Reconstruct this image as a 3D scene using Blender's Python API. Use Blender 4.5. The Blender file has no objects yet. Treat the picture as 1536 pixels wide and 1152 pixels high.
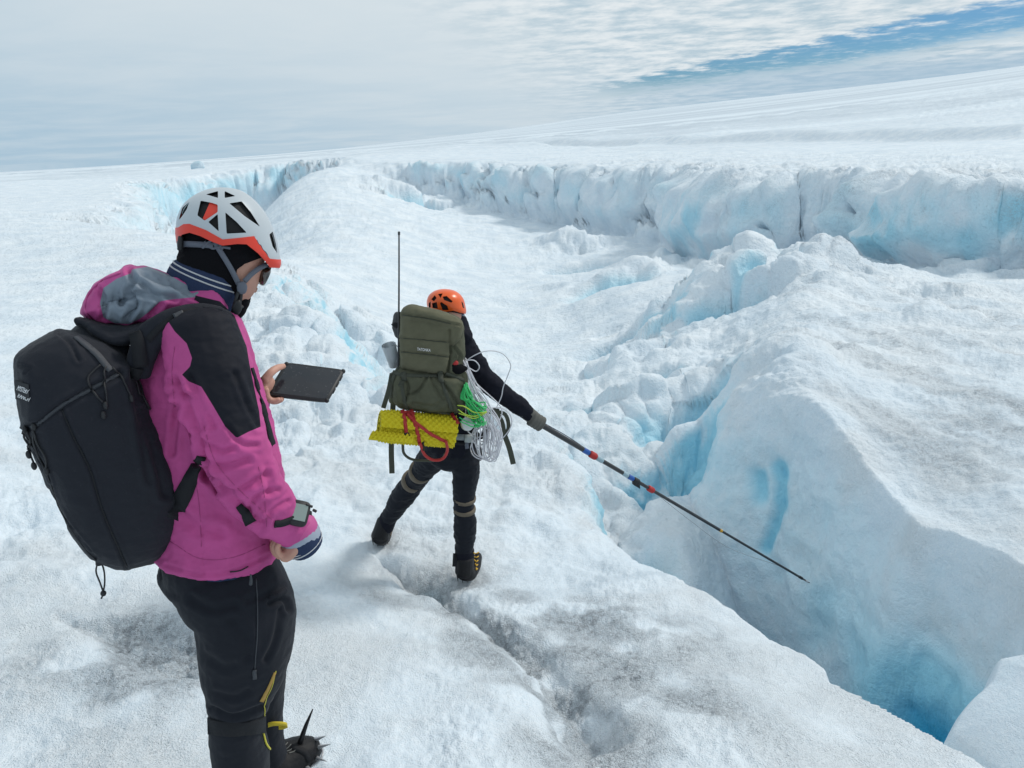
import bpy, bmesh, math, random
import numpy as np
from mathutils import Vector, Matrix
R_ = math.radians

# ------------------------------------------------------------------ camera, sky, sun, exposure
SC = bpy.context.scene
COL = SC.collection
PITCH, ROLL, FPX = 17.5, 3.0, 1154.0          # lens: 1154 px focal length on a 1536 px wide picture


def cam_axes():
    p, r = R_(PITCH), R_(ROLL)
    f = np.array([0, math.cos(p), -math.sin(p)])
    r0 = np.array([1.0, 0, 0])
    u0 = np.array([0, math.sin(p), math.cos(p)])
    return math.cos(r) * r0 - math.sin(r) * u0, math.sin(r) * r0 + math.cos(r) * u0, f


CR, CU, CF = cam_axes()
cam = bpy.data.cameras.new('camera')
cam.sensor_width = 36.0
cam.lens = 36.0 * FPX / 1536.0
cam.clip_start = 0.05
cam.clip_end = 9000.0
camo = bpy.data.objects.new('camera', cam)
COL.objects.link(camo)
camo.matrix_world = Matrix(((CR[0], CU[0], -CF[0], 0), (CR[1], CU[1], -CF[1], 0), (CR[2], CU[2], -CF[2], 0), (0, 0, 0, 1)))
SC.camera = camo

SUN_EL, SUN_AZ = 42.0, 62.0                    # azimuth measured from the view direction towards the right
sd = Vector((math.sin(R_(SUN_AZ)) * math.cos(R_(SUN_EL)), math.cos(R_(SUN_AZ)) * math.cos(R_(SUN_EL)), math.sin(R_(SUN_EL))))
sun = bpy.data.lights.new('sun', 'SUN')
sun.energy = 1.75
sun.angle = R_(10)
sun.color = (1.0, 0.95, 0.88)
suno = bpy.data.objects.new('sun', sun)
COL.objects.link(suno)
suno.rotation_euler = (-sd).to_track_quat('-Z', 'Y').to_euler()

W = bpy.data.worlds.new('World')
SC.world = W
W.use_nodes = True
SC.view_settings.view_transform = 'Standard'
SC.view_settings.look = 'None'
SC.view_settings.gamma = 1.0
SC.view_settings.use_curve_mapping = False
SC.view_settings.exposure = 0.10
SC.cycles.max_bounces = 8
SC.cycles.diffuse_bounces = 5
SC.cycles.use_denoising = True


class NT:
    """small helper to write node trees as expressions"""

    def __init__(self, tree):
        self.t = tree
        tree.nodes.clear()

    def n(self, typ, **kw):
        nd = self.t.nodes.new(typ)
        for k, v in kw.items():
            setattr(nd, k, v)
        return nd

    def put(self, sock, v):
        if isinstance(v, bpy.types.NodeSocket):
            self.t.links.new(v, sock)
        elif v is not None:
            if hasattr(sock.default_value, '__len__') and not hasattr(v, '__len__'):
                v = (v, v, v)
            if hasattr(v, '__len__') and len(sock.default_value) == 4 and len(v) == 3:
                v = (*v, 1.0)
            sock.default_value = v

    def m(self, op, a, b=None, c=None, clamp=False):
        nd = self.n('ShaderNodeMath', operation=op, use_clamp=clamp)
        self.put(nd.inputs[0], a)
        self.put(nd.inputs[1], b)
        self.put(nd.inputs[2], c)
        return nd.outputs[0]

    def vm(self, op, a, b=None):
        nd = self.n('ShaderNodeVectorMath', operation=op)
        self.put(nd.inputs[0], a)
        self.put(nd.inputs[1], b)
        return nd.outputs[0]

    def ss(self, x, lo, hi, a=0.0, b=1.0):
        nd = self.n('ShaderNodeMapRange', interpolation_type='SMOOTHSTEP')
        self.put(nd.inputs[0], x)
        for i, v in zip((1, 2, 3, 4), (lo, hi, a, b)):
            self.put(nd.inputs[i], v)
        return nd.outputs[0]

    def mix(self, f, a, b, mode='MIX'):
        nd = self.n('ShaderNodeMix', data_type='RGBA', blend_type=mode)
        self.put(nd.inputs[0], f)
        self.put(nd.inputs[6], a)
        self.put(nd.inputs[7], b)
        return nd.outputs[2]

    def noise(self, vec, scale, detail=3.0, rough=0.5, dist=0.0, out=0):
        nd = self.n('ShaderNodeTexNoise')
        self.put(nd.inputs['Vector'], vec)
        nd.inputs['Scale'].default_value = scale
        nd.inputs['Detail'].default_value = detail
        nd.inputs['Roughness'].default_value = rough
        nd.inputs['Distortion'].default_value = dist
        return nd.outputs[out]

    def vor(self, vec, scale, feature='F1', out=0):
        nd = self.n('ShaderNodeTexVoronoi', feature=feature)
        self.put(nd.inputs['Vector'], vec)
        nd.inputs['Scale'].default_value = scale
        return nd.outputs[out]

    def comb(self, x, y, z):
        nd = self.n('ShaderNodeCombineXYZ')
        for i, v in enumerate((x, y, z)):
            self.put(nd.inputs[i], v)
        return nd.outputs[0]

    def sep(self, v):
        nd = self.n('ShaderNodeSeparateXYZ')
        self.put(nd.inputs[0], v)
        return nd.outputs

    def bump(self, h, strength, dist, normal=None):
        nd = self.n('ShaderNodeBump')
        self.put(nd.inputs['Strength'], strength)
        nd.inputs['Distance'].default_value = dist
        self.put(nd.inputs['Height'], h)
        if normal is not None:
            self.put(nd.inputs['Normal'], normal)
        return nd.outputs[0]


def build_sky():
    k = NT(W.node_tree)
    sky = k.n('ShaderNodeTexSky', sky_type='NISHITA')
    sky.sun_disc = False
    sky.sun_elevation = R_(SUN_EL)
    sky.sun_rotation = R_(SUN_AZ)
    sky.air_density = 1.0
    sky.dust_density = 0.0
    sky.ozone_density = 3.0
    d = k.n('ShaderNodeTexCoord').outputs['Generated']
    x, y, z = k.sep(d)
    az = k.m('ARCTAN2', x, y)                         # radians, right positive
    el = k.m('ARCSINE', z)
    zz = k.m('ADD', k.m('MAXIMUM', z, 0.0), 0.05)
    px, py = k.m('DIVIDE', x, zz), k.m('DIVIDE', y, zz)
    pv = k.comb(px, py, 0.0)                          # cloud layer seen in perspective
    n1 = k.noise(pv, 0.55, 5.0, 0.6, 0.3)
    n2 = k.noise(pv, 3.2, 4.0, 0.65)
    n3 = k.noise(k.comb(k.m('MULTIPLY', px, 0.35), py, 3.0), 1.3, 5.0, 0.6)
    # blue gap: a rift in the deck that widens to the right
    mid = k.m('ADD', k.m('MULTIPLY', k.m('SUBTRACT', az, 0.10), 0.10), 0.0505)
    half = k.m('MULTIPLY', k.m('SUBTRACT', az, 0.03), 0.037)
    wob = k.m('MULTIPLY', k.m('SUBTRACT', k.m('ADD', k.m('MULTIPLY', n1, 0.35), k.m('MULTIPLY', n2, 0.65)), 0.5), 0.065)
    dist = k.m('SUBTRACT', k.m('ABSOLUTE', k.m('ADD', k.m('SUBTRACT', el, mid), wob)), half)
    gap = k.ss(dist, -0.006, 0.007, 1.0, 0.0)
    gap = k.m('MULTIPLY', gap, k.ss(az, 0.08, 0.2))
    gap = k.m('MULTIPLY', gap, k.ss(az, 1.0, 1.5, 1.0, 0.0))
    low = k.m('MULTIPLY', k.ss(k.m('ADD', el, k.m('MULTIPLY', wob, 0.25)), 0.050, 0.075, 1.0, 0.0), k.ss(az, 0.0, 0.4, 0.0, 0.7))
    thin = k.ss(n2, 0.45, 0.75, 0.0, 0.55)
    gap = k.m('MULTIPLY', gap, k.m('SUBTRACT', 1.0, thin))
    # cloud deck colour: grey blue low on the left, whiter high up and to the right
    lift = k.ss(k.m('ADD', k.m('ADD', k.m('MULTIPLY', el, 1.6), k.m('MULTIPLY', az, 0.42)), k.m('MULTIPLY', k.m('SUBTRACT', n1, 0.5), 0.07)), -0.26, 0.26)
    c = k.mix(lift, (0.46, 0.64, 0.785), (0.76, 0.86, 0.92))
    c = k.mix(k.m('MULTIPLY', k.ss(n1, 0.35, 0.7), 0.3), c, (0.83, 0.90, 0.94))
    rip = k.m('MULTIPLY', k.ss(k.m('ADD', az, k.m('MULTIPLY', el, 1.2)), 0.02, 0.3), k.ss(n2, 0.3, 0.68, 0.5, -0.32))
    rip = k.m('ADD', rip, k.m('MULTIPLY', k.ss(n3, 0.3, 0.7, 0.09, -0.07), k.ss(az, -0.25, 0.4, 0.05, 1.0)))
    c = k.mix(1.0, c, k.comb(*[k.m('SUBTRACT', 1.0, k.m('MULTIPLY', rip, s)) for s in (0.62, 0.42, 0.3)]), 'MULTIPLY')
    c = k.mix(low, c, (0.40, 0.585, 0.75))
    b1 = k.n('ShaderNodeBackground')
    k.put(b1.inputs[0], k.mix(1.0, sky.outputs[0], (0.36, 0.56, 0.74), 'MULTIPLY'))
    b1.inputs[1].default_value = 0.085
    b2 = k.n('ShaderNodeBackground')
    k.put(b2.inputs[0], c)
    b2.inputs[1].default_value = 0.80
    mx = k.n('ShaderNodeMixShader')
    k.put(mx.inputs[0], k.m('SUBTRACT', 1.0, gap))
    k.put(mx.inputs[1], b1.outputs[0])
    k.put(mx.inputs[2], b2.outputs[0])
    o = k.n('ShaderNodeOutputWorld')
    k.put(o.inputs[0], mx.outputs[0])


build_sky()


# ------------------------------------------------------------------ bearings: a sighting gives azimuth and slope of a ray from the camera
def ray(px, py):
    d = (px - 768) / FPX * CR + (576 - py) / FPX * CU + CF
    h = math.hypot(d[0], d[1])
    return math.atan2(d[0], d[1]), d[2] / h


def P(px, py, D):
    """world point on that bearing at horizontal distance D"""
    a, t = ray(px, py)
    return Vector((D * math.sin(a), D * math.cos(a), D * t))


def tag(o, label=None, cat=None, group=None, kind=None):
    if label:
        o['label'] = label
    if cat:
        o['category'] = cat
    if group:
        o['group'] = group
    if kind:
        o['kind'] = kind
    return o


# ------------------------------------------------------------------ noise in numpy
_rng = np.random.RandomState(11)
_perm = _rng.permutation(256).astype(np.int32)
_perm = np.concatenate([_perm, _perm, _perm])
_g = _rng.normal(size=(256, 3))
_g = (_g / np.linalg.norm(_g, axis=1)[:, None]).astype(np.float32)
_cellr = _rng.rand(256, 4).astype(np.float32)


def perlin(x, y, z):
    xi, yi, zi = np.floor(x), np.floor(y), np.floor(z)
    fx, fy, fz = (x - xi).astype(np.float32), (y - yi).astype(np.float32), (z - zi).astype(np.float32)
    X, Y, Z = xi.astype(np.int32) & 255, yi.astype(np.int32) & 255, zi.astype(np.int32) & 255
    u, v, w = [f * f * f * (f * (f * 6 - 15) + 10) for f in (fx, fy, fz)]

    def g(a, b, c):
        h = _perm[_perm[_perm[X + a] + Y + b] + Z + c]
        q = _g[h]
        return q[..., 0] * (fx - a) + q[..., 1] * (fy - b) + q[..., 2] * (fz - c)

    x00 = g(0, 0, 0) * (1 - u) + g(1, 0, 0) * u
    x10 = g(0, 1, 0) * (1 - u) + g(1, 1, 0) * u
    x01 = g(0, 0, 1) * (1 - u) + g(1, 0, 1) * u
    x11 = g(0, 1, 1) * (1 - u) + g(1, 1, 1) * u
    return ((x00 * (1 - v) + x10 * v) * (1 - w) + (x01 * (1 - v) + x11 * v) * w) * 1.6


def fbm(x, y, z, s, octv=3, rough=0.5, ridge=False):
    a, tot, norm = 1.0, 0.0, 0.0
    f = 1.0 / s
    for i in range(octv):
        n = perlin(x * f + 17.3 * i, y * f + 5.1 * i, z * f + 9.7 * i)
        if ridge:
            n = 1 - 2 * np.abs(n)
        tot = tot + a * n
        norm += a
        a *= rough
        f *= 2.03
    return tot / norm


def worley(x, y, s):
    """F1, F2 distances and a random number of the nearest cell"""
    x, y = x / s, y / s
    xi, yi = np.floor(x).astype(np.int32), np.floor(y).astype(np.int32)
    f1 = np.full(x.shape, 9.0, np.float32)
    f2 = f1.copy()
    rid = np.zeros(x.shape, np.int32)
    for dx in (-1, 0, 1):
        for dy in (-1, 0, 1):
            cx, cy = xi + dx, yi + dy
            h = _perm[_perm[cx & 255] + (cy & 255)]
            px = cx + _cellr[h, 0]
            py = cy + _cellr[h, 1]
            d = np.hypot(px - x, py - y).astype(np.float32)
            m = d < f1
            f2 = np.where(m, f1, np.minimum(f2, d))
            rid = np.where(m, h, rid)
            f1 = np.where(m, d, f1)
    return f1, f2, _cellr[rid, 2]


def shards(x, y, s, tilt=1.0, sharp=17.0):
    """broken plates: every cell has its own level and its own tilt"""
    x, y = x / s, y / s
    xi, yi = np.floor(x).astype(np.int32), np.floor(y).astype(np.int32)
    tot = np.zeros(x.shape, np.float32)
    hh = np.zeros(x.shape, np.float32)
    for dx in (-1, 0, 1):
        for dy in (-1, 0, 1):
            cx, cy = xi + dx, yi + dy
            h = _perm[_perm[cx & 255] + (cy & 255)]
            ex, ey = x - cx - _cellr[h, 0], y - cy - _cellr[h, 1]
            lev = _cellr[h, 2] - 0.45 + tilt * ((_cellr[h, 3] - 0.5) * ex * 1.6 + (_cellr[h, 1] - 0.62) * ey * 1.6)
            w = np.exp(-sharp * np.hypot(ex, ey))
            tot += w
            hh += w * lev
    return hh / tot


def sst(x, a=0.0, b=1.0):
    t = np.clip((x - a) / (b - a), 0, 1)
    return t * t * (3 - 2 * t)


# ------------------------------------------------------------------ lie of the land
def far(D):
    return D * (D / 10) ** 0.35 if D > 10 else D


def gp(px, py, D):
    p = P(px, py, far(D))
    return (p.x, p.y, p.z)


def ga(az, D, z):
    return (D * math.sin(R_(az)), D * math.cos(R_(az)), z)


def uv_of(x, y):
    az = np.arctan2(x, y)
    return np.clip(az, -1.25, 1.25) * 2.2, np.log(np.hypot(x, y) + 1.0)


class TPS:
    """smooth sheet through surveyed points"""

    def __init__(self, pts, reg=1e-3):
        q = np.array(pts, float)
        D = np.hypot(q[:, 0], q[:, 1])
        val = q[:, 2] / (D + 2.0)
        u, v = uv_of(q[:, 0], q[:, 1])
        n = len(q)
        r = np.hypot(u[:, None] - u, v[:, None] - v)
        K = np.where(r > 0, r * r * np.log(r + 1e-12), 0) + reg * np.eye(n)
        Pm = np.stack([np.ones(n), u, v], 1)
        A = np.zeros((n + 3, n + 3))
        A[:n, :n], A[:n, n:], A[n:, :n] = K, Pm, Pm.T
        s = np.linalg.solve(A, np.concatenate([val, [0, 0, 0]]))
        self.u, self.v, self.w, self.a = u, v, s[:n], s[n:]

    def __call__(self, x, y, D):
        U, V = uv_of(x, y)
        out = self.a[0] + self.a[1] * U + self.a[2] * V
        for u, v, w in zip(self.u, self.v, self.w):
            r2 = (U - u) ** 2 + (V - v) ** 2 + 1e-12
            out = out + (0.5 * w) * r2 * np.log(r2)
        return out * (D + 2.0)


class Region:
    """signed distance to a polygon, positive inside"""

    def __init__(self, pts):
        self.p = np.array([(q[0], q[1]) for q in pts], float)

    def __call__(self, x, y):
        p = self.p
        q = np.roll(p, -1, 0)
        best = np.full(x.shape, 1e12)
        ins = np.zeros(x.shape, bool)
        for (ax, ay), (bx, by) in zip(p, q):
            ex, ey = bx - ax, by - ay
            t = np.clip(((x - ax) * ex + (y - ay) * ey) / (ex * ex + ey * ey), 0, 1)
            d = (x - ax - t * ex) ** 2 + (y - ay - t * ey) ** 2
            best = np.minimum(best, d)
            if ay != by:
                c = ((ay > y) != (by > y)) & (x < (bx - ax) * (y - ay) / (by - ay) + ax)
                ins ^= c
        d = np.sqrt(best)
        return np.where(ins, d, -d)


# near slope the two people stand on
S_NEAR = TPS([
    ga(-60, 1, -1.75), ga(0, 0.6, -1.85), ga(60, 1, -2.0), ga(-60, 4, -1.95), ga(60, 3, -2.55),
    gp(0, 1152, 2.78), gp(440, 1172, 2.24), gp(768, 1152, 2.13), gp(1100, 1152, 2.35), gp(1536, 1152, 3.0),
    gp(0, 900, 4.1), gp(230, 980, 3.15), gp(560, 1000, 2.95), gp(700, 865, 4.02), gp(570, 815, 4.45), gp(870, 1075, 2.66), gp(780, 960, 3.25),
    gp(950, 900, 3.75), gp(1060, 885, 4.05), gp(1160, 950, 3.68), gp(1240, 1004, 3.42), gp(1330, 1054, 3.22), gp(1410, 1088, 3.12),
    gp(860, 780, 5.15), gp(790, 720, 5.75), gp(700, 740, 5.4), gp(600, 720, 5.6),
    gp(0, 700, 6.0), gp(0, 576, 9.2), gp(0, 450, 14), gp(0, 385, 19), gp(0, 328, 25), gp(100, 332, 25), gp(200, 345, 22.5), gp(265, 353, 21),
    gp(470, 760, 5.0), gp(430, 640, 7.2), gp(520, 640, 7.1), gp(370, 480, 11.5), gp(440, 530, 9.6), gp(300, 700, 6.1), gp(560, 650, 6.9),
    gp(760, 650, 7.1), gp(845, 720, 5.9), ga(-60, 20, -2.0), ga(-32, 45, -3.6), ga(60, 6, -2.8), ga(-22, 40, -4.2)])

# floor of the hollow and of the crevasse
S_HOLLOW = TPS([
    gp(900, 800, 6.6), gp(960, 815, 6.5), gp(1030, 840, 6.4), gp(960, 700, 8.3), gp(860, 690, 7.8), gp(1030, 700, 8.4), gp(1040, 560, 10.8),
    ga(15, 5.7, -4.3), ga(18, 5.4, -5.6), ga(22, 4.7, -6.2), ga(30, 4.1, -6.4), ga(40, 3.9, -6.5), ga(55, 3.9, -6.0),
    ga(14, 4.2, -5.0), ga(25, 3.2, -6.0), ga(0, 3.0, -4.5), ga(-30, 3.0, -4.0), ga(50, 2.0, -5.0), ga(-50, 8, -4.0),
    gp(800, 620, 10.2), gp(760, 560, 13.2), gp(650, 650, 8.4), gp(580, 600, 9.8), gp(500, 520, 12), gp(430, 450, 15), gp(400, 400, 19),
    gp(900, 570, 12.4), gp(960, 505, 15.0), gp(850, 490, 18), gp(850, 430, 22.5), gp(850, 385, 27), gp(700, 500, 17), gp(700, 440, 21.5), gp(600, 440, 20.5), gp(520, 380, 24), gp(760, 360, 29.5),
    gp(450, 330, 30), gp(420, 300, 36), gp(440, 275, 41), gp(500, 252, 45), gp(555, 262, 41), gp(560, 300, 34), gp(640, 305, 37.5), gp(700, 318, 36),
    gp(768, 330, 34), gp(600, 340, 29), gp(700, 390, 26), gp(850, 352, 30.6), gp(1040, 505, 12.9), gp(1090, 520, 12.0), gp(1160, 415, 17.5), gp(930, 368, 28.3), gp(1000, 385, 25.6), gp(1100, 398, 22.6), gp(1200, 402, 20.2), gp(900, 420, 20),
    gp(340, 352, 47), gp(250, 352, 46), gp(215, 354, 44), gp(380, 345, 42), gp(340, 376, 36), gp(270, 385, 36), gp(220, 378, 38), gp(300, 410, 27), gp(370, 400, 28), gp(1350, 414, 17.6), gp(1450, 420, 16.5), gp(1536, 424, 15.2), gp(1536, 470, 12.2), gp(1350, 440, 14.6),
    ga(45, 14, -3.3), ga(60, 14, -3.3), ga(60, 8, -3.2), ga(-60, 30, -4), ga(-40, 60, -5),
    ga(0, 300, -20), ga(-40, 300, -15), ga(50, 200, -8)])

# top of the great block and the ice fall behind it
S_BLOCK = TPS([
    gp(1086, 650, 7.5), gp(1110, 582, 8.6), gp(1150, 536, 9.5), gp(1194, 510, 10.2), gp(1189, 610, 6.9), gp(1250, 668, 6.35), gp(1310, 742, 5.85),
    gp(1336, 786, 5.5), gp(1406, 808, 5.35), gp(1467, 832, 5.15), gp(1536, 878, 4.75), ga(50, 4.2, -2.9),
    gp(1300, 560, 8.6), gp(1400, 600, 8.0), gp(1536, 700, 6.5), gp(1536, 600, 8.2), gp(1300, 470, 12), gp(1536, 480, 12), gp(1400, 470, 12.2),
    gp(1240, 381, 14.8), gp(1300, 398, 15.2), gp(1215, 405, 13.9), gp(1203, 445, 12.3), gp(1080, 402, 14.8), gp(1130, 388, 15.0), gp(1165, 400, 14.8), gp(1050, 440, 14.0), gp(1130, 460, 13.0), gp(1150, 500, 11.4), gp(1320, 440, 13.6),
    gp(1350, 440, 14), gp(1450, 450, 13.2), gp(960, 470, 15), ga(60, 8, -3.1), ga(60, 14, -3.3)])

# ice sheet beyond the cliff
S_PLAIN = TPS([
    gp(190, 272, 48), gp(300, 263, 50), gp(430, 246, 50), gp(515, 241, 46), gp(640, 244, 41), gp(768, 246, 37), gp(900, 251, 33), gp(1000, 258, 29.5),
    gp(1060, 262, 27), gp(1200, 272, 22.8), gp(1300, 282, 20.8), gp(1400, 284, 19.4), gp(1536, 293, 17.6), ga(50, 22, -1.6),
    gp(0, 322, 26), gp(100, 315, 29), gp(100, 290, 38), gp(0, 290, 40), gp(0, 268, 80), gp(300, 250, 90), gp(600, 225, 90), gp(900, 215, 60), gp(1200, 225, 38), gp(1400, 235, 30), gp(1536, 240, 27),
    gp(1200, 195, 65), gp(1536, 180, 55), gp(960, 205, 75), gp(820, 212, 80),
    gp(0, 259.5, 420), gp(300, 244, 420), gp(600, 213, 420), gp(768, 195, 420), gp(900, 176, 420), gp(1200, 142, 420), gp(1536, 102, 420),
    gp(0, 258, 700), gp(300, 243, 700), gp(600, 211, 700), gp(768, 192, 700), gp(900, 172, 700), gp(1200, 138, 700), gp(1536, 97, 700),
    ga(-60, 500, -4), ga(-60, 40, -3), ga(60, 500, 40), ga(60, 60, 0)])

R_NEAR = Region([ga(-38, 34, 0), gp(0, 322, 26), gp(150, 335, 25), gp(268, 352, 21), gp(330, 400, 16), gp(372, 440, 13), gp(440, 500, 10.6), gp(520, 575, 8.6),
                 gp(575, 640, 7.3), gp(640, 668, 6.8), gp(700, 655, 7.2), gp(765, 645, 7.3), gp(805, 668, 6.7), gp(848, 715, 6.0), gp(850, 760, 5.45), gp(880, 786, 5.1), gp(960, 832, 4.45),
                 gp(1060, 884, 4.1), gp(1160, 948, 3.72), gp(1240, 1003, 3.45), gp(1330, 1053, 3.25), gp(1410, 1087, 3.15), gp(1536, 1165, 2.95), ga(55, 2.7, 0), ga(80, 4, 0),
                 ga(120, 60, 0), ga(180, 80, 0), ga(-120, 80, 0), ga(-70, 60, 0), ga(-50, 40, 0)])
R_PLAIN = Region([ga(-37, 34, 0), gp(0, 322, 26), gp(150, 333, 27), gp(198, 342, 34), gp(195, 272, 47), gp(240, 265, 49), gp(330, 261, 51), gp(430, 246, 52), gp(515, 240, 48),
                  gp(575, 250, 42), gp(650, 244, 41), gp(768, 246, 37), gp(900, 251, 33), gp(1000, 258, 29.5), gp(1060, 262, 27), gp(1200, 270, 22.8), gp(1300, 282, 20.8),
                  gp(1400, 284, 19.4), gp(1536, 290, 17.8), ga(50, 19, 0), ga(80, 30, 0), ga(90, 6000, 0), ga(30, 9000, 0), ga(0, 9000, 0), ga(-45, 9000, 0), ga(-80, 6000, 0), ga(-60, 80, 0)])
R_BLOCK = Region([gp(1080, 655, 7.45), gp(1189, 612, 6.85), gp(1250, 668, 6.3), gp(1310, 742, 5.75), gp(1340, 786, 5.35), gp(1406, 808, 5.25), gp(1467, 832, 5.05), gp(1536, 878, 4.65),
                  ga(50, 4.2, 0), ga(62, 5, 0), ga(62, 17, 0), ga(45, 16.5, 0), gp(1450, 430, 14.2), gp(1350, 405, 15.6), gp(1240, 380, 15.7), gp(1190, 388, 15.6), gp(1165, 402, 14.6), gp(1140, 384, 15.8), gp(1075, 395, 15.6), gp(1030, 430, 14.5),
                  gp(1045, 470, 13.3), gp(1100, 478, 12.9), gp(1135, 505, 11.3), gp(1130, 545, 9.9), gp(1098, 590, 8.6)])
R_CORNER = Region([gp(1418, 1090, 3.5), gp(1440, 1050, 3.62), gp(1484, 1000, 3.8), gp(1500, 967, 3.95), gp(1560, 948, 4.0), ga(46, 3.75, 0), ga(60, 3.5, 0), ga(60, 2.9, 0), gp(1536, 1165, 3.2)])

SCARP = Region([gp(800, 216, 84), gp(955, 208, 72), gp(1100, 197, 65), gp(1250, 186, 60), gp(1400, 176, 54), gp(1536, 165, 50), ga(50, 120, 0), ga(52, 30, 0), gp(1536, 235, 30), gp(1100, 235, 40), gp(900, 232, 50), gp(780, 222, 75)])
# ice fall zones: centre, radius, relief, size of the lumps
ZONES = [(gp(1120, 440, 14.5), 2.6, 1.3, 1.2), (gp(1060, 440, 15.2), 2.6, 1.0, 1.2), (gp(1190, 400, 16.0), 2.0, 1.2, 1.1), (gp(1090, 400, 15.6), 2.4, 1.1, 1),
         (gp(1000, 470, 14.2), 2.0, 0.6, 0.9), (gp(940, 540, 12.4), 2.6, 0.34, 0.8), (gp(1020, 600, 10.0), 1.8, 0.8, 0.8), (gp(900, 620, 9.6), 1.9, 0.3, 0.7),
         (gp(960, 690, 8.4), 1.2, 0.75, 0.6), (gp(1040, 660, 8.6), 1.3, 0.9, 0.7), (gp(850, 660, 8.0), 1.0, 0.5, 0.6), (gp(940, 780, 6.7), 0.9, 0.22, 0.5), (gp(880, 720, 7.2), 0.8, 0.4, 0.5), (gp(820, 680, 7.2), 0.8, 0.2, 0.5),
         (gp(400, 460, 14), 2.4, 0.9, 1.1), (gp(470, 520, 11), 2.0, 0.7, 0.9), (gp(560, 600, 9.2), 1.8, 0.45, 0.7), (gp(650, 660, 7.8), 1.4, 0.35, 0.6),
         (gp(1380, 445, 13.6), 1.8, 0.3, 0.8), (gp(1480, 500, 11.4), 2.0, 0.2, 0.7), (gp(930, 385, 22), 4.0, 0.9, 2.4), (gp(1000, 360, 23.6), 4.0, 0.9, 2.0),
         (gp(620, 285, 38), 5.0, 1.6, 3.0), (gp(1340, 405, 18.2), 2.0, 0.9, 1), (gp(1250, 392, 19.6), 1.8, 0.9, 1), (gp(1470, 412, 17.0), 1.8, 0.7, 1), (gp(870, 355, 28.5), 3.0, 1.0, 1)]
BULGE = [(gp(1150, 300, 24.4), 2.6, 2.6), (gp(1090, 300, 25.8), 2.0, 1.5), (gp(1470, 320, 18.4), 1.9, 2.0), (gp(1250, 300, 21.8), 1.5, -1.6), (gp(1340, 320, 20), 1.5, -1.4), (gp(1000, 280, 29), 1.8, -1.5),
         (gp(900, 270, 33), 3.0, 1.8), (gp(700, 260, 39), 3.5, -2.0)]
PITS = [(gp(965, 488, 14.6), 1.1, 0.8), (gp(925, 492, 14.8), 0.5, 0.5), (gp(990, 583, 10.9), 0.36, 0.35), (gp(1112, 455, 13.2), 0.45, 0.7), (gp(1075, 462, 13.4), 0.5, 0.7), (gp(1135, 430, 13.8), 0.4, 0.5),
        (gp(918, 425, 20), 1.3, 0.7), (gp(872, 368, 25.2), 1.3, 1.2), (gp(840, 598, 9.9), 0.45, 0.3), (gp(905, 770, 6.1), 0.5, 0.35), (gp(620, 288, 37), 2.2, 1.4), (gp(1000, 630, 9.4), 0.5, 0.5),
        (gp(1040, 690, 8.3), 0.35, 0.5), (gp(980, 700, 8.0), 0.35, 0.4), (gp(545, 590, 9.0), 0.6, 0.4), (gp(590, 640, 8.0), 0.5, 0.4), (gp(425, 480, 12.5), 0.8, 0.5), (gp(1060, 600, 9.6), 0.4, 0.5)]
DIRT = [(gp(640, 900, 3.8), 0.30), (gp(720, 930, 3.45), 0.33), (gp(800, 980, 3.12), 0.36), (gp(870, 1060, 2.72), 0.33), (gp(930, 1010, 3.0), 0.3), (gp(860, 930, 3.55), 0.35), (gp(1010, 1090, 2.65), 0.3),
        (gp(240, 985, 3.1), 0.34), (gp(180, 960, 3.4), 0.3), (gp(890, 1130, 2.35), 0.22), (gp(1000, 960, 3.3), 0.3)]
TRENCH = Region([gp(560, 838, 4.35), gp(620, 905, 3.85), gp(700, 950, 3.42), gp(760, 1020, 3.0), gp(830, 1110, 2.5), gp(875, 1150, 2.3), gp(935, 1120, 2.45), gp(900, 1040, 2.8), gp(840, 985, 3.1), gp(760, 930, 3.45), gp(660, 890, 3.9)])
TRENCH2 = Region([gp(90, 935, 3.75), gp(150, 975, 3.35), gp(230, 1005, 3.0), gp(300, 1010, 2.9), gp(330, 960, 3.2), gp(240, 930, 3.5), gp(170, 930, 3.6)])
GROOVES = []


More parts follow.
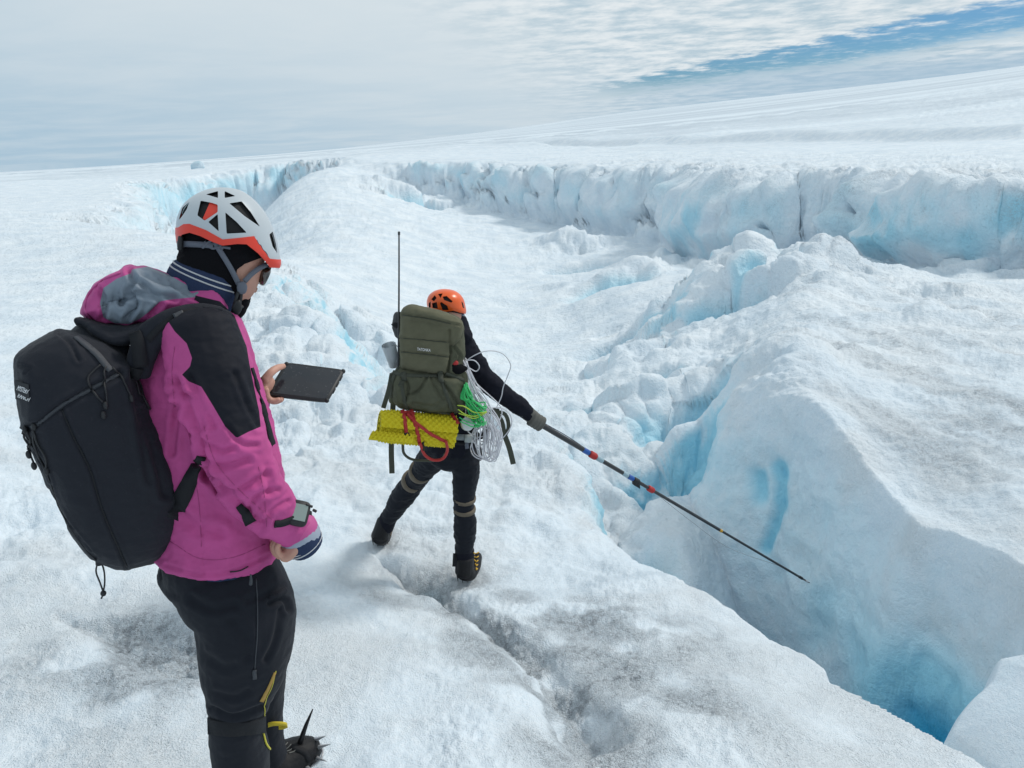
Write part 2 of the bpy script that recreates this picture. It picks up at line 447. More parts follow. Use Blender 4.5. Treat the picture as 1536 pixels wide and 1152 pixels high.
def land(x, y, detail=True):
    D = np.hypot(x, y)
    z0 = np.zeros_like(x)
    w1 = fbm(x, y, z0, 3.1, 3)
    w2 = fbm(x + 40, y - 17, z0 + 3, 0.9, 3)
    w3 = fbm(x - 20, y + 30, z0 + 7, 0.32, 2) if detail else 0
    # how broken the edges are grows with distance
    k = np.clip(D / 30, 0.12, 1.4)
    dn = R_NEAR(x, y) + (w2 * 0.22 + w3 * 0.07) * np.clip(D / 9, 0.35, 2.0)
    fl = fbm(x, y, z0 + 20, 2.4, 3, 0.55, True)
    dp = R_PLAIN(x, y) + w1 * 1.1 * k + (fl - 0.2) * 0.35 * k + w2 * 0.18 * k
    for (c, r, a) in BULGE:
        dp = dp - a * np.exp(-((x - c[0]) ** 2 + (y - c[1]) ** 2) / (r * r)) * -1
    db = R_BLOCK(x, y) + w1 * 0.12 + w2 * 0.05 * np.clip((D - 6.5) / 2, 0.3, 5)
    dc = R_CORNER(x, y) + w2 * 0.04
    zone = np.zeros_like(x)
    lump = np.zeros_like(x)
    for (c, r, a, s) in ZONES:
        m = np.exp(-((x - c[0]) ** 2 + (y - c[1]) ** 2) / (r * r * 0.6))
        zone = np.maximum(zone, m)
        lump = np.maximum(lump, m * a)
    qx, qy = x + w2 * 0.35, y + w1 * 0.35
    s1 = shards(qx, qy, 1.15)
    s2 = shards(qx + w2 * 0.15 + 31, qy + w1 * 0.1 + 11, 0.5)
    far_l = np.clip((D - 17) / 8, 0, 1)
    s3 = shards(x + w1 * 1.2, y + w2 * 1.2, 3.2)
    cr = 0.8 * s1 + 0.38 * s2 + 0.25 * w2
    cr = cr * (1 - far_l) + far_l * (0.9 * s3 + 0.3 * s1)
    near = S_NEAR(x, y, D)
    hollow = S_HOLLOW(x, y, D)
    plain = S_PLAIN(x, y, D)
    block = S_BLOCK(x, y, D)
    # rolling relief of each sheet
    hollow = hollow + 0.10 * w1 * np.clip(D / 10, 0, 3) + lump * cr
    und = fbm(x * 0.6, y, z0 + 4, 9.0, 4, 0.5)
    plain = plain + np.clip(D / 80, 0.2, 4) * 0.45 * und * sst(400 - D, 0, 200)
    rim = np.exp(-np.clip(dp, 0, 99) / 5.0) * sst(x, 2, 12)
    plain = plain + rim * ((0.8 * fbm(x, y, z0 + 11, 2.6, 4, 0.55, True) - 0.25) * 0.8 + 0.25 * fbm(x, y, z0 + 13, 0.9, 3, 0.55, True))
    sc = SCARP(x, y) + 2.5 * fbm(x, y, z0 + 50, 14.0, 3)
    plain = plain - 1.2 * sst(sc, -1.5, 2.5) * sst(sc, 60, 6)
    block = block + 0.05 * w2 + 0.055 * fbm(x * 0.7 + y * 0.5, y * 1.6 - x * 0.4, z0 + 9, 0.7, 3, 0.5, True) * sst(db, 0.1, 0.8) * sst(D, 13, 10) + lump * cr * sst(db, -0.2, 0.8) * 0.9 + 0.07 * fbm(x * 1.5, y * 0.5, z0 + 2, 0.8, 3) + 0.10 * fbm(x, y, z0 + 5, 2.2, 2)
    calm = sst(-(x + 0.27 * y), 0, 2.2) * sst(D, 4.5, 9)
    near = near + (0.05 * w2 + 0.09 * w1) * (1 - 0.6 * calm) + 0.07 * sst(D, 3.5, 5.0) * (1 - calm) * (s2 * 0.8 + w3 * 0.8) + 0.03 * (fbm(x, y, z0 + 31, 0.5, 3, 0.5, True) if detail else 0)
    tr = sst(TRENCH(x, y) + w2 * 0.10 + w3 * 0.05, -0.05, 0.13)
    tr2 = sst(TRENCH2(x, y) + w2 * 0.09 + w3 * 0.05, -0.05, 0.12)
    near = near - tr * (0.14 + 0.12 * w2) - 0.10 * tr2
    fp = gp(640, 890, 3.92)
    hole = np.exp(-((x - fp[0]) ** 2 * 1.2 + (y - fp[1]) ** 2) / 0.014)
    near = near - 0.30 * hole
    for c in (gp(700, 868, 4.0), gp(568, 812, 4.45), gp(440, 1150, 2.26), gp(372, 1205, 1.98)):
        near = near - 0.045 * np.exp(-((x - c[0]) ** 2 + (y - c[1]) ** 2) / 0.025)
    # a broken gully follows the lip of the near slope
    gw = 0.075 * D
    gm = np.exp(-((dn + 1.15 * gw) / gw) ** 2) * sst(D, 4.6, 6.0) * sst(D, 17, 13)
    hollow = hollow - gm * (0.42 + 0.25 * w1) * np.clip(D / 7, 0.7, 1.5)
    lip = np.exp(-((dn + 0.2 * gw) / (1.6 * gw)) ** 2) * sst(D, 5.0, 6.5) * sst(D, 18, 14)
    hollow = hollow + lip * 0.5 * cr
    near = near + lip * 0.32 * (s1 * 0.6 + s2 * 0.55)
    zone = np.maximum(zone, 0.8 * lip)
    pit = np.zeros_like(x)
    for c, rr_, dp_ in PITS:
        e = np.exp(-(((x - c[0] + 0.25 * w2 * rr_) ** 2 * 0.7 + (y - c[1] + 0.25 * w1 * rr_) ** 2 * 1.5) / (rr_ * rr_)) ** 2)
        hollow = hollow - e * dp_
        block = block - e * dp_ * 0.5
        pit = np.maximum(pit, e)
    # compose
    wp = 0.9 * np.clip(D / 20, 0.9, 3.0)
    mp = sst(dp, -wp, wp * 0.35)
    h = hollow * (1 - mp) + plain * mp
    wb = 0.20 + 0.7 * sst(D, 7.5, 10.5)
    gr = np.zeros_like(x)
    for a, b, wd, dep in GROOVES:
        ex, ey = b[0] - a[0], b[1] - a[1]
        t = np.clip(((x - a[0]) * ex + (y - a[1]) * ey) / (ex * ex + ey * ey), -1.5, 2.5)
        dd = np.hypot(x - a[0] - t * ex, y - a[1] - t * ey)
        gr = np.maximum(gr, np.exp(-(dd / wd) ** 2) * dep)
    mb = sst(db, -wb * 1.35, wb * 0.45 + 0.14 * sst(D, 8.5, 7.0)) ** 0.8
    h = h * (1 - mb) + block * mb
    wn = np.clip(0.10 * D, 0.30, 3.5)
    mn = sst(dn, -wn * 1.35, wn * 0.12) * (1 - sst(dc, -0.55, -0.25) * (dn < 0.1))
    h = h * (1 - mn) + near * mn
    mc = sst(dc, -0.42, 0.02) * (1 - mn)
    h = h * (1 - mc) + (-2.66 + 0.28 * (D - 3.55) + 1.7 * (np.arctan2(x, y) - 0.593) + 0.06 * w1 + 0.05 * w2 - 0.16 * np.exp(-np.clip(dc + 0.2, 0, 9) / 0.22)) * mc
    wall = np.maximum.reduce([4 * mp * (1 - mp) * sst(30, 0, 1), 4 * mb * (1 - mb), 4 * mc * (1 - mc), 4 * mn * (1 - mn) * sst(D, 40, 20)])
    return h, dict(mp=mp, mb=mb, mc=mc, mn=mn, wall=wall, zone=zone, tr=np.maximum(tr, tr2) * mn, D=D, w1=w1, w2=w2, hole=hole, rim=rim * mp, gr=gr, pit=pit, db=db, calm=calm, sc=sc)


def blur(a, s, axis):
    r = int(s * 3) + 1
    kx = np.exp(-0.5 * (np.arange(-r, r + 1) / s) ** 2)
    kx /= kx.sum()
    pad = [(0, 0), (0, 0)]
    pad[axis] = (r, r)
    b = np.pad(a, pad, mode='edge')
    out = np.zeros_like(a)
    n = a.shape[axis]
    for i, kk in enumerate(kx):
        out += kk * (b[i:i + n] if axis == 0 else b[:, i:i + n])
    return out


QUICK = False


def build_land():
    ncol, nrow = (520, 420) if QUICK else (1060, 860)
    dense = np.radians(np.linspace(-40.5, 41.5, ncol))
    coarse = np.radians(np.concatenate([np.linspace(44, 180, 22), np.linspace(-176, -44, 21)]))
    # stage 1: where along each bearing the vertices go
    nc1, ns = 260, 1500
    az1 = np.radians(np.linspace(-40.5, 41.5, nc1))
    Ds = np.exp(np.linspace(math.log(0.12), math.log(2600), ns))
    A, DD = np.meshgrid(az1, Ds, indexing='ij')
    X, Y = DD * np.sin(A), DD * np.cos(A)
    H, _ = land(X.ravel(), Y.ravel(), False)
    H = H.reshape(X.shape)
    el = np.arctan2(H, DD)
    de = np.diff(el, axis=1)
    mx = np.maximum.accumulate(el, axis=1)
    vis = (el[:, 1:] >= mx[:, 1:] - 0.004).astype(float)
    ds = np.hypot(np.diff(DD, axis=1), np.diff(H, axis=1)) / DD[:, 1:]
    w = vis * np.abs(de) * np.where(DD[:, 1:] < 1.2, 0.12, 1.0) + 0.035 * ds + 0.10 * np.abs(de) + vis * 0.01 * ds
    w = blur(blur(w, 4.5, 0), 9, 1)
    cum = np.concatenate([np.zeros((nc1, 1)), np.cumsum(w, 1)], 1)
    cum /= cum[:, -1:]
    tgt = np.linspace(0, 1, nrow)
    L = np.stack([np.interp(tgt, cum[i], np.log(Ds)) for i in range(nc1)])
    Lf = np.empty((ncol, nrow))
    for j in range(nrow):
        Lf[:, j] = np.interp(dense, az1, L[:, j])
    azs = np.concatenate([dense, coarse])
    Lc = np.empty((len(coarse), nrow))
    for i, a in enumerate(coarse):
        t = min(1.0, (a - dense[-1]) / 1.2) if a > 0 else min(1.0, (dense[0] - a) / 1.2)
        Lc[i] = (Lf[-1] if a > 0 else Lf[0])
    Lf = np.concatenate([Lf, Lc], 0)
    n_all = len(azs)
    Dv = np.exp(Lf)
    X = (Dv * np.sin(azs)[:, None]).ravel()
    Y = (Dv * np.cos(azs)[:, None]).ravel()
    H, M = land(X, Y, True)
    # behind the camera the slope just goes on
    azr = np.repeat(azs, nrow)
    back = sst(np.abs(azr), 1.1, 1.7)
    H = H * (1 - back) + (-1.95) * back
    Pm = np.stack([X, Y, H], 1).reshape(n_all, nrow, 3)

    def normals(Pm):
        du = np.roll(Pm, -1, 0) - np.roll(Pm, 1, 0)
        dv = np.empty_like(Pm)
        dv[:, 1:-1] = Pm[:, 2:] - Pm[:, :-2]
        dv[:, 0], dv[:, -1] = Pm[:, 1] - Pm[:, 0], Pm[:, -1] - Pm[:, -2]
        n = np.cross(du, dv)
        n /= np.linalg.norm(n, axis=2)[..., None] + 1e-12
        return n * (1.0 if n[len(n) // 3, 5, 2] > 0 else -1.0)

    # stage 2: relief in three dimensions, along the surface normal
    Nn = normals(Pm)
    steep = 1 - Nn[..., 2].reshape(-1)
    for k_ in range(3):
        Nn[..., k_] = blur(blur(Nn[..., k_], 3.0, 0), 3.0, 1)
    Nn = (Nn / (np.linalg.norm(Nn, axis=2)[..., None] + 1e-9)).reshape(-1, 3)
    Dr = M['D']
    x, y, z = Pm.reshape(-1, 3).T
    wall = np.clip(M['wall'] * 1.3, 0, 1) * sst(steep, 0.1, 0.5)
    rough = np.clip(wall + M['zone'], 0, 1)
    farw = np.clip(Dr / 25, 0.0, 2.2)
    disp = np.zeros_like(x)
    bl0 = wall * sst(Dr, 17, 24)
    blockw = M['mb'] * 0 + 4 * M['mb'] * (1 - M['mb']) * (Dr < 10)
    smoothface = 1 - 0.85 * np.clip(blockw + M['mc'], 0, 1)
    disp += rough * smoothface * ((0.10 + 0.14 * farw) * fbm(x, y, z * 0.8, 1.3, 5, 0.55, True) * np.clip(Dr / 8, 0.35, 1.6) + 0.06 * np.clip(Dr / 10, 0.5, 2.5) * fbm(x, y, z, 0.42, 3, 0.55, True)) * (1 - 0.3 * bl0)
    disp += bl0 * 0.95 * fbm(x, y, z * 1.1, 4.6, 4, 0.55, True)
    disp += bl0 * 0.50 * fbm(x + 5, y, z * 1.3, 1.9, 4, 0.55, True)
    disp += rough * smoothface * 0.05 * np.clip(Dr / 9, 0.3, 3) * fbm(x + 9, y, z, 0.45, 3, 0.5)
    disp += bl0 * 0.16 * fbm(x * 1.3, y * 1.3, z * 0.8, 0.9, 3, 0.5)
    disp += np.clip(blockw, 0, 1) * (0.15 * fbm(x, y, z * 0.8, 1.2, 3, 0.45) + 0.05 * fbm(x, y, z * 1.2, 0.45, 3, 0.5, True) + 0.010 * fbm(x, y, z, 0.12, 3))
    # granular snow: lumps near the camera
    gran = sst(Dr, 14, 6) * (M['mn'] + 0.6 * M['mb'])
    gb = 0.30 + 0.80 * sst(fbm(x, y, z, 0.9, 2), -0.2, 0.35) + 1.1 * M['tr']
    disp += gran * gb * (0.026 * fbm(x, y, z, 0.24, 3, 0.55) + 0.020 * np.abs(fbm(x, y, z + 5, 0.085, 2, 0.5)) + 0.0065 * fbm(x, y, z + 8, 0.028, 2, 0.6))
    b1 = worley(x + 0.05 * M['w2'], y, 0.085)
    disp += gran * (0.25 + M['tr']) * 0.02 * np.clip(0.7 - b1[0], -0.3, 0.7)
    disp += sst(Dr, 14, 7) * M['mn'] * sst(Dr, 3.6, 5.2) * (0.045 * fbm(x, y, z, 0.42, 3, 0.55, True) + 0.02 * fbm(x, y, z, 0.16, 3, 0.6))
    disp += sst(Dr, 90, 20) * sst(Dr, 5, 10) * (1 - rough * 0.5) * (0.035 * fbm(x * 1.6, y * 0.8, z, 0.4, 3) + 0.06 * np.clip(Dr / 16, 0.5, 2) * (fbm(x * 1.4, y * 0.7, z, 1.1, 3, 0.5, True)))
    crisp = sst(Dr, 4.5, 7.5) * sst(Dr, 26, 13) * (1 - 0.8 * np.clip(blockw, 0, 1))
    disp += crisp * (0.030 * fbm(x + 2, y, z, 0.26, 3, 0.6, True) + 0.012 * fbm(x, y + 3, z, 0.10, 2, 0.6))
    # wide smooth ground: the bowl and the left slope
    c = gp(740, 420, 22)
    bowl = np.exp(-(((x - c[0]) / 9.0) ** 2 + ((y - c[1]) / 10.0) ** 2)) + M['calm'] * (1 - 0.0 * x)
    disp *= 1 - 0.80 * np.clip(bowl, 0, 1) * (1 - np.clip(wall + M['pit'], 0, 1))
    # two long dents in the left face of the block
    zc = Pm.reshape(-1, 3) @ CF
    zc = np.where(zc < 0.3, 0.3, zc)
    hx = 768 + FPX * (Pm.reshape(-1, 3) @ CR) / zc
    hy = 576 - FPX * (Pm.reshape(-1, 3) @ CU) / zc
    dent = np.zeros_like(x)
    for (ax_, ay_, bx_, by_, wd) in ((1138, 715, 1141, 745, 13), (1171, 700, 1172, 760, 12), (1172, 760, 1150, 822, 9), (1250, 900, 1235, 960, 30)):
        ex, ey = bx_ - ax_, by_ - ay_
        t = np.clip(((hx - ax_) * ex + (hy - ay_) * ey) / (ex * ex + ey * ey), 0, 1)
        dd = np.hypot(hx - ax_ - t * ex, hy - ay_ - t * ey)
        dent = np.maximum(dent, np.exp(-(dd / wd) ** 2) * (0.5 if wd > 20 else 1))
    dent *= (Dr < 8.5) * (M['mb'] < 0.999) * (M['mb'] > 0.001) * (1 - M['mn'])
    disp -= 0.075 * dent
    disp *= sst(Dr, 400, 60) * (1 - back)
    Pv = Pm.reshape(-1, 3) + Nn * disp[:, None]
    Pg = Pv.reshape(n_all, nrow, 3)
    sm = (np.clip(rough, 0, 1) * sst(Dr, 7, 12) * 0.85).reshape(n_all, nrow)[..., None] * 0.5
    for _ in range(2):
        avg = np.zeros_like(Pg)
        avg[1:-1, 1:-1] = (Pg[2:, 1:-1] + Pg[:-2, 1:-1] + Pg[1:-1, 2:] + Pg[1:-1, :-2]) / 4
        avg[0], avg[-1], avg[:, 0], avg[:, -1] = Pg[0], Pg[-1], Pg[:, 0], Pg[:, -1]
        Pg = Pg * (1 - sm) + avg * sm
    Pv = Pg.reshape(-1, 3)
    N2 = normals(Pg).reshape(-1, 3)
    # attributes: how much bare blue ice, how much dirt
    x, y, z = Pv.T
    st2 = 1 - N2[:, 2]
    n_a = fbm(x, y, z, 1.6, 3)
    n_b = fbm(x, y, z * 2, 0.35, 3)
    grv = dent * 0.22
    faceb = np.clip(4 * M['mb'] * (1 - M['mb']) * 1.4, 0, 1) * (Dr < 10) * sst(st2, 0.12, 0.45)
    ice = wall * (0.5 + 0.8 * n_a) * (0.75 - 0.15 * sst(Dr, 12, 25)) * (1 - 0.75 * np.clip(faceb, 0, 1)) + 0.20 * faceb
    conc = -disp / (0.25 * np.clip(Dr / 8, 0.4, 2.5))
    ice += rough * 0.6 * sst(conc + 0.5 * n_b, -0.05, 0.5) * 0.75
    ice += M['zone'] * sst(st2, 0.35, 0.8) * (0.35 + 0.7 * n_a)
    ice += M['pit'] * 0.75 * (1 - M['mn'])
    c = gp(290, 300, 48)
    ice += 0.22 * wall * np.exp(-((x - c[0]) ** 2 + (y - c[1]) ** 2) / 26.0 ** 2) * (Dr > 50)
    ice += bl0 * sst(-disp, 0.02, 0.35) * 0.5
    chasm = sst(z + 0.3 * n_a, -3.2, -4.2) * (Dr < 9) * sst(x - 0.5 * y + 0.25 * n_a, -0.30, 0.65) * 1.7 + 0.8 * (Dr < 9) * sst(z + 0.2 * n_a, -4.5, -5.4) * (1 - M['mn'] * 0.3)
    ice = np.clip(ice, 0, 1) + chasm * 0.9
    ice += M['mc'] * 0.12 * (Dr < 6) * (1 - M['mn'])
    ice += M['hole'] * 0.6 + np.clip(grv * 4.5, 0, 1) * 0.55 
    dirt = np.zeros_like(x)
    for c, r in DIRT:
        dirt = np.maximum(dirt, np.exp(-((x - c[0]) ** 2 + (y - c[1]) ** 2) / (r * r)))
    dirt = dirt * sst(n_b + 0.3 * M['tr'], -0.35, 0.35) * M['mn']
    top = M['mb'] * sst(st2, 0.5, 0.15)
    dirt = dirt * 1.35
    top = top * sst(M['db'], 0.25, 0.9)
    dirt = np.maximum(dirt, top * sst(fbm(x * 1.6 + y * 0.5, y * 0.35, z, 0.9, 4, 0.6), -0.2, 0.35) * 0.75)
    dirt = np.maximum(dirt, M['rim'] * sst(n_a + 0.5 * n_b, -0.1, 0.4) * 1.0 * sst(x, 4, 11))
    dirt = np.maximum(dirt, M['mp'] * sst(st2, 0.3, 0.05) * sst(fbm(x * 0.25, y * 1.3, z0_like(x) + 2, 9, 4, 0.6), 0.12, 0.5) * 0.30)
    dirt = np.maximum(dirt, np.exp(-((x - 1.6) ** 2 + (y - 10.8) ** 2) / 5) * sst(n_b + n_a, 0.0, 0.6) * 0.5 * (1 - M['mn']))
    dirt = np.maximum(dirt, 0.22 * np.exp(-((M['sc'] - 0.6) / 2.2) ** 2) * (Dr > 45))  # grey band along the step of the far scarp
    # classes, by quad
    nn = M['mn'].reshape(n_all, nrow)
    cls = np.full((n_all, nrow), 1, int)                      # 1 hollow
    cls[M['mp'].reshape(n_all, nrow) > 0.02] = 2              # cliff
    cls[M['mp'].reshape(n_all, nrow) > 0.93] = 3              # plain
    mb = M['mb'].reshape(n_all, nrow)
    Dg = Dr.reshape(n_all, nrow)
    cls[(mb > 0.12)] = 4
    cls[(M['mc'].reshape(n_all, nrow) > 0.1)] = 5
    cls[nn > 0.25] = 0
    # loose scraps of the cliff class go to their neighbour
    lab = np.zeros(cls.shape, np.int32)
    sizes, cur = [0], 0
    todo = [tuple(q) for q in np.argwhere(cls == 2)]
    C2 = cls == 2
    for st in todo:
        if lab[st]:
            continue
        cur += 1
        stack, cnt = [st], 0
        lab[st] = cur
        while stack:
            a_, b_ = stack.pop()
            cnt += 1
            for da, db_ in ((1, 0), (-1, 0), (0, 1), (0, -1)):
                a2, b2 = (a_ + da) % n_all, b_ + db_
                if 0 <= b2 < nrow and C2[a2, b2] and not lab[a2, b2]:
                    lab[a2, b2] = cur
                    stack.append((a2, b2))
        sizes.append(cnt)
    if len(sizes) > 2:
        keep = int(np.argmax(sizes))
        cls[(lab > 0) & (lab != keep)] = 3
    ii, jj = np.meshgrid(np.arange(n_all), np.arange(nrow - 1), indexing='ij')
    i2 = (ii + 1) % n_all
    # the ring order: dense columns, then clockwise round the back to the first
    quads = np.stack([ii * nrow + jj, i2 * nrow + jj, i2 * nrow + jj + 1, ii * nrow + jj + 1], -1).reshape(-1, 4)
    qc = cls[:, :-1].reshape(-1)
    return Pv, N2, quads, qc, np.clip(ice, 0, 1.9), np.clip(dirt, 0, 1)


def z0_like(x):
    return np.zeros_like(x)


def ice_material():
    m = bpy.data.materials.new('snow_and_ice')
    m.use_nodes = True
    k = NT(m.node_tree)
    pos = k.n('ShaderNodeNewGeometry').outputs['Position']
    ice = k.n('ShaderNodeAttribute', attribute_name='ice').outputs['Fac']
    dirt = k.n('ShaderNodeAttribute', attribute_name='dirt').outputs['Fac']
    dist = k.n('ShaderNodeVectorMath', operation='LENGTH')
    k.put(dist.inputs[0], pos)
    dist = dist.outputs['Value']
    n_big = k.noise(pos, 1.1, 4, 0.55)
    n_mid = k.noise(pos, 7.0, 4, 0.6)
    n_fine = k.noise(pos, 60.0, 3, 0.7)
    n_cry = k.noise(pos, 230.0, 2, 0.7)
    snow = k.mix(k.ss(n_big, 0.3, 0.7), (0.64, 0.735, 0.815), (0.80, 0.86, 0.905))
    snow = k.mix(k.m('MULTIPLY', k.ss(n_fine, 0.35, 0.75), 0.35), snow, (0.93, 0.95, 0.97))
    snow = k.mix(k.m('MULTIPLY', k.ss(n_cry, 0.62, 0.3), 0.10), snow, (0.5, 0.58, 0.64))
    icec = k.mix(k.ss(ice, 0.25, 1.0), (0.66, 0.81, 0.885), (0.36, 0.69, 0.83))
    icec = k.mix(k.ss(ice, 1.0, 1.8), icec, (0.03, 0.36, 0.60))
    f = k.ss(k.m('ADD', ice, k.m('MULTIPLY', k.m('SUBTRACT', n_mid, 0.5), 0.5)), 0.05, 0.55)
    c = k.mix(f, snow, icec)
    sx, sy, sz = k.sep(pos)
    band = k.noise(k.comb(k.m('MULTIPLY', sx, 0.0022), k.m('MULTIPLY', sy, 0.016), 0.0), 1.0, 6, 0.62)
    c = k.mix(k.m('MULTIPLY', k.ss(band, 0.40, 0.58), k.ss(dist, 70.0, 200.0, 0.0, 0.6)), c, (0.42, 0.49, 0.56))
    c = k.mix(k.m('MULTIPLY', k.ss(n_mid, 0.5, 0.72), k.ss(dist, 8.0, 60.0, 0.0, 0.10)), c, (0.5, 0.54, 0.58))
    n_g2 = k.noise(pos, 26.0, 5, 0.75)
    grit = k.m('MULTIPLY', dirt, k.ss(k.m('ADD', k.m('ADD', k.m('MULTIPLY', n_mid, 0.5), n_g2), k.m('MULTIPLY', n_cry, 0.35)), 0.84, 1.12))
    c = k.mix(k.m('MULTIPLY', grit, 0.92), c, (0.34, 0.375, 0.415))
    spk = k.m('MULTIPLY', k.m('MULTIPLY', dirt, k.ss(n_cry, 0.55, 0.66)), 0.6)
    c = k.mix(spk, c, (0.15, 0.155, 0.16))
    b = k.n('ShaderNodeBsdfPrincipled')
    k.put(b.inputs['Base Color'], c)
    rough = k.mix(f, (0.55, 0.55, 0.55), (0.33, 0.33, 0.33))
    k.put(b.inputs['Roughness'], rough)
    b.inputs['IOR'].default_value = 1.31
    k.put(b.inputs['Subsurface Weight'], k.m('MULTIPLY', f, 0.0))
    nearf = k.m('MULTIPLY', k.ss(dist, 3.0, 16.0, 1.0, 0.15), k.m('ADD', k.ss(k.m('ADD', n_big, k.m('MULTIPLY', dirt, 0.3)), 0.4, 0.62, 0.45, 1.0), k.m('MULTIPLY', dirt, 0.4)))
    n_gr = k.noise(pos, 22.0, 4, 0.7)
    h1 = k.m('MULTIPLY', k.m('ADD', k.m('MULTIPLY', n_fine, 0.45), k.m('ADD', k.m('MULTIPLY', k.vor(pos, 150.0), 0.45), k.m('MULTIPLY', k.noise(pos, 120.0, 3, 0.8), 0.5))), k.mix(f, (1, 1, 1), (0.35, 0.35, 0.35)))
    nb = k.n('ShaderNodeBump')
    k.put(nb.inputs['Strength'], nearf)
    nb.inputs['Distance'].default_value = 0.014
    k.put(nb.inputs['Height'], h1)
    n2 = k.n('ShaderNodeBump')
    k.put(n2.inputs['Strength'], k.m('MULTIPLY', nearf, k.mix(f, (0.8, 0.8, 0.8), (0.15, 0.15, 0.15))))
    n2.inputs['Distance'].default_value = 0.003
    k.put(n2.inputs['Height'], n_cry)
    k.put(n2.inputs['Normal'], nb.outputs[0])
    n3 = k.bump(k.m('ADD', k.m('MULTIPLY', n_mid, k.ss(dist, 4.0, 20.0, 0.12, 1.0)), k.noise(pos, 1.9, 5, 0.6)), k.ss(dist, 3.0, 14.0, 0.10, 0.75), 0.10, n2.outputs[0])
    n4 = k.bump(n_gr, k.ss(dist, 2.0, 9.0, 0.12, 0.8), 0.03, n3)
    k.put(b.inputs['Normal'], n4)
    o = k.n('ShaderNodeOutputMaterial')
    k.put(o.inputs[0], b.outputs[0])
    return m


LAND = build_land()
ICE_MAT = ice_material()


def link_land():
    Pv, Nv, quads, qc, ice, dirt = LAND
    info = {0: ('ground', 'structure', None, None),
            1: ('hollow', 'structure', None, None),
            2: ('ice_cliff', None, 'rugged pale blue ice cliff running along the far side of the snow hollow', 'ice cliff'),
            3: ('ice_sheet', 'structure', None, None),
            4: ('ice_block', None, 'great wedge shaped ice block with a smooth blue face across the crevasse', 'ice block'),
            5: ('ice_block', None, 'small pale ice block in the bottom corner beyond the dark blue crevasse', 'ice block')}
    for c, (name, kind, label, cat) in info.items():
        q = quads[qc == c]
        if not len(q):
            continue
        used, inv = np.unique(q.ravel(), return_inverse=True)
        inv = inv.astype(np.int32)
        me = bpy.data.meshes.new(name)
        me.vertices.add(len(used))
        me.vertices.foreach_set('co', Pv[used].astype(np.float32).ravel())
        me.loops.add(len(inv))
        me.loops.foreach_set('vertex_index', inv)
        me.polygons.add(len(q))
        me.polygons.foreach_set('loop_start', np.arange(0, len(inv), 4, dtype=np.int32))
        me.update(calc_edges=True)
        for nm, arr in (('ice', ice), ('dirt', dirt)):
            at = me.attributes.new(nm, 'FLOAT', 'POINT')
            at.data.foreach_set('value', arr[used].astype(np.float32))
        me.polygons.foreach_set('use_smooth', np.ones(len(q), bool))
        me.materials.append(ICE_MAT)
        o = bpy.data.objects.new(name, me)
        COL.objects.link(o)
        tag(o, label, cat, None, kind)


link_land()


# ------------------------------------------------------------------ mesh helpers for the people and their gear
from mathutils.bvhtree import BVHTree


def kpx(p):
    """metres per photo pixel at a point"""
    return (p[0] * CF[0] + p[1] * CF[1] + p[2] * CF[2]) / FPX


def project(v):
    v = np.asarray(v)
    zc = v @ CF
    return 768 + FPX * (v @ CR) / zc, 576 - FPX * (v @ CU) / zc


def spline(pts, n):
    """Catmull-Rom through tuples of numbers, n samples per span"""
    q = np.array(pts, float)
    if len(q) < 3:
        return np.stack([q[0] + (q[-1] - q[0]) * t for t in np.linspace(0, 1, n + 1)])
    e = np.concatenate([[2 * q[0] - q[1]], q, [2 * q[-1] - q[-2]]])
    out = []
    for i in range(1, len(e) - 2):
        for t in np.arange(n) / n:
            p0, p1, p2, p3 = e[i - 1:i + 3]
            out.append(0.5 * (2 * p1 + (p2 - p0) * t + (2 * p0 - 5 * p1 + 4 * p2 - p3) * t * t + (3 * p1 - p0 - 3 * p2 + p3) * t ** 3))
    out.append(q[-1])
    return np.array(out)


def rings_mesh(rings, cap=True, closed=False):
    n = len(rings[0])
    v = [tuple(p) for r in rings for p in r]
    f = []
    m = len(rings)
    for i in range(m if closed else m - 1):
        a, b = i * n, ((i + 1) % m) * n
        for j in range(n):
            j2 = (j + 1) % n
            f.append((a + j, a + j2, b + j2, b + j))
    if cap and not closed:
        f.append(tuple(range(n - 1, -1, -1)))
        f.append(tuple((m - 1) * n + j for j in range(n)))
    return v, f


def frame_rings(C, RA, RB, ref=None, seg=16, sq=1.0, closed=False, round_ends=True):
    """C world points; RA across the line of sight, RB along it (metres)"""
    C = [Vector(c) for c in C]
    m = len(C)
    rings = []
    Ts = []
    for i in range(m):
        if closed:
            t = C[(i + 1) % m] - C[i - 1]
        else:
            t = C[min(i + 1, m - 1)] - C[max(i - 1, 0)]
        Ts.append(t.normalized())

    def ring(c, T, ra, rb):
        V = Vector(ref) if ref is not None else c.normalized()
        A = T.cross(V)
        if A.length < 1e-4:
            A = T.orthogonal()
        A.normalize()
        B = A.cross(T).normalized()
        out = []
        for j in range(seg):
            a = 2 * math.pi * j / seg
            ca, sa = math.cos(a), math.sin(a)
            if sq != 1.0:
                ca = math.copysign(abs(ca) ** sq, ca)
                sa = math.copysign(abs(sa) ** sq, sa)
            out.append(c + A * ra * ca + B * rb * sa)
        return out

    if round_ends and not closed:
        r = min(RA[0], RB[0])
        for s in (0.25, 0.65, 0.9):
            k = math.sqrt(1 - (1 - s) ** 2)
            rings.append(ring(C[0] - Ts[0] * r * 0.6 * (1 - s), Ts[0], RA[0] * k, RB[0] * k))
    for i in range(m):
        rings.append(ring(C[i], Ts[i], RA[i], RB[i]))
    if round_ends and not closed:
        r = min(RA[-1], RB[-1])
        for s in (0.9, 0.65, 0.25):
            k = math.sqrt(1 - (1 - s) ** 2)
            rings.append(ring(C[-1] + Ts[-1] * r * 0.6 * (1 - s), Ts[-1], RA[-1] * k, RB[-1] * k))
    return rings


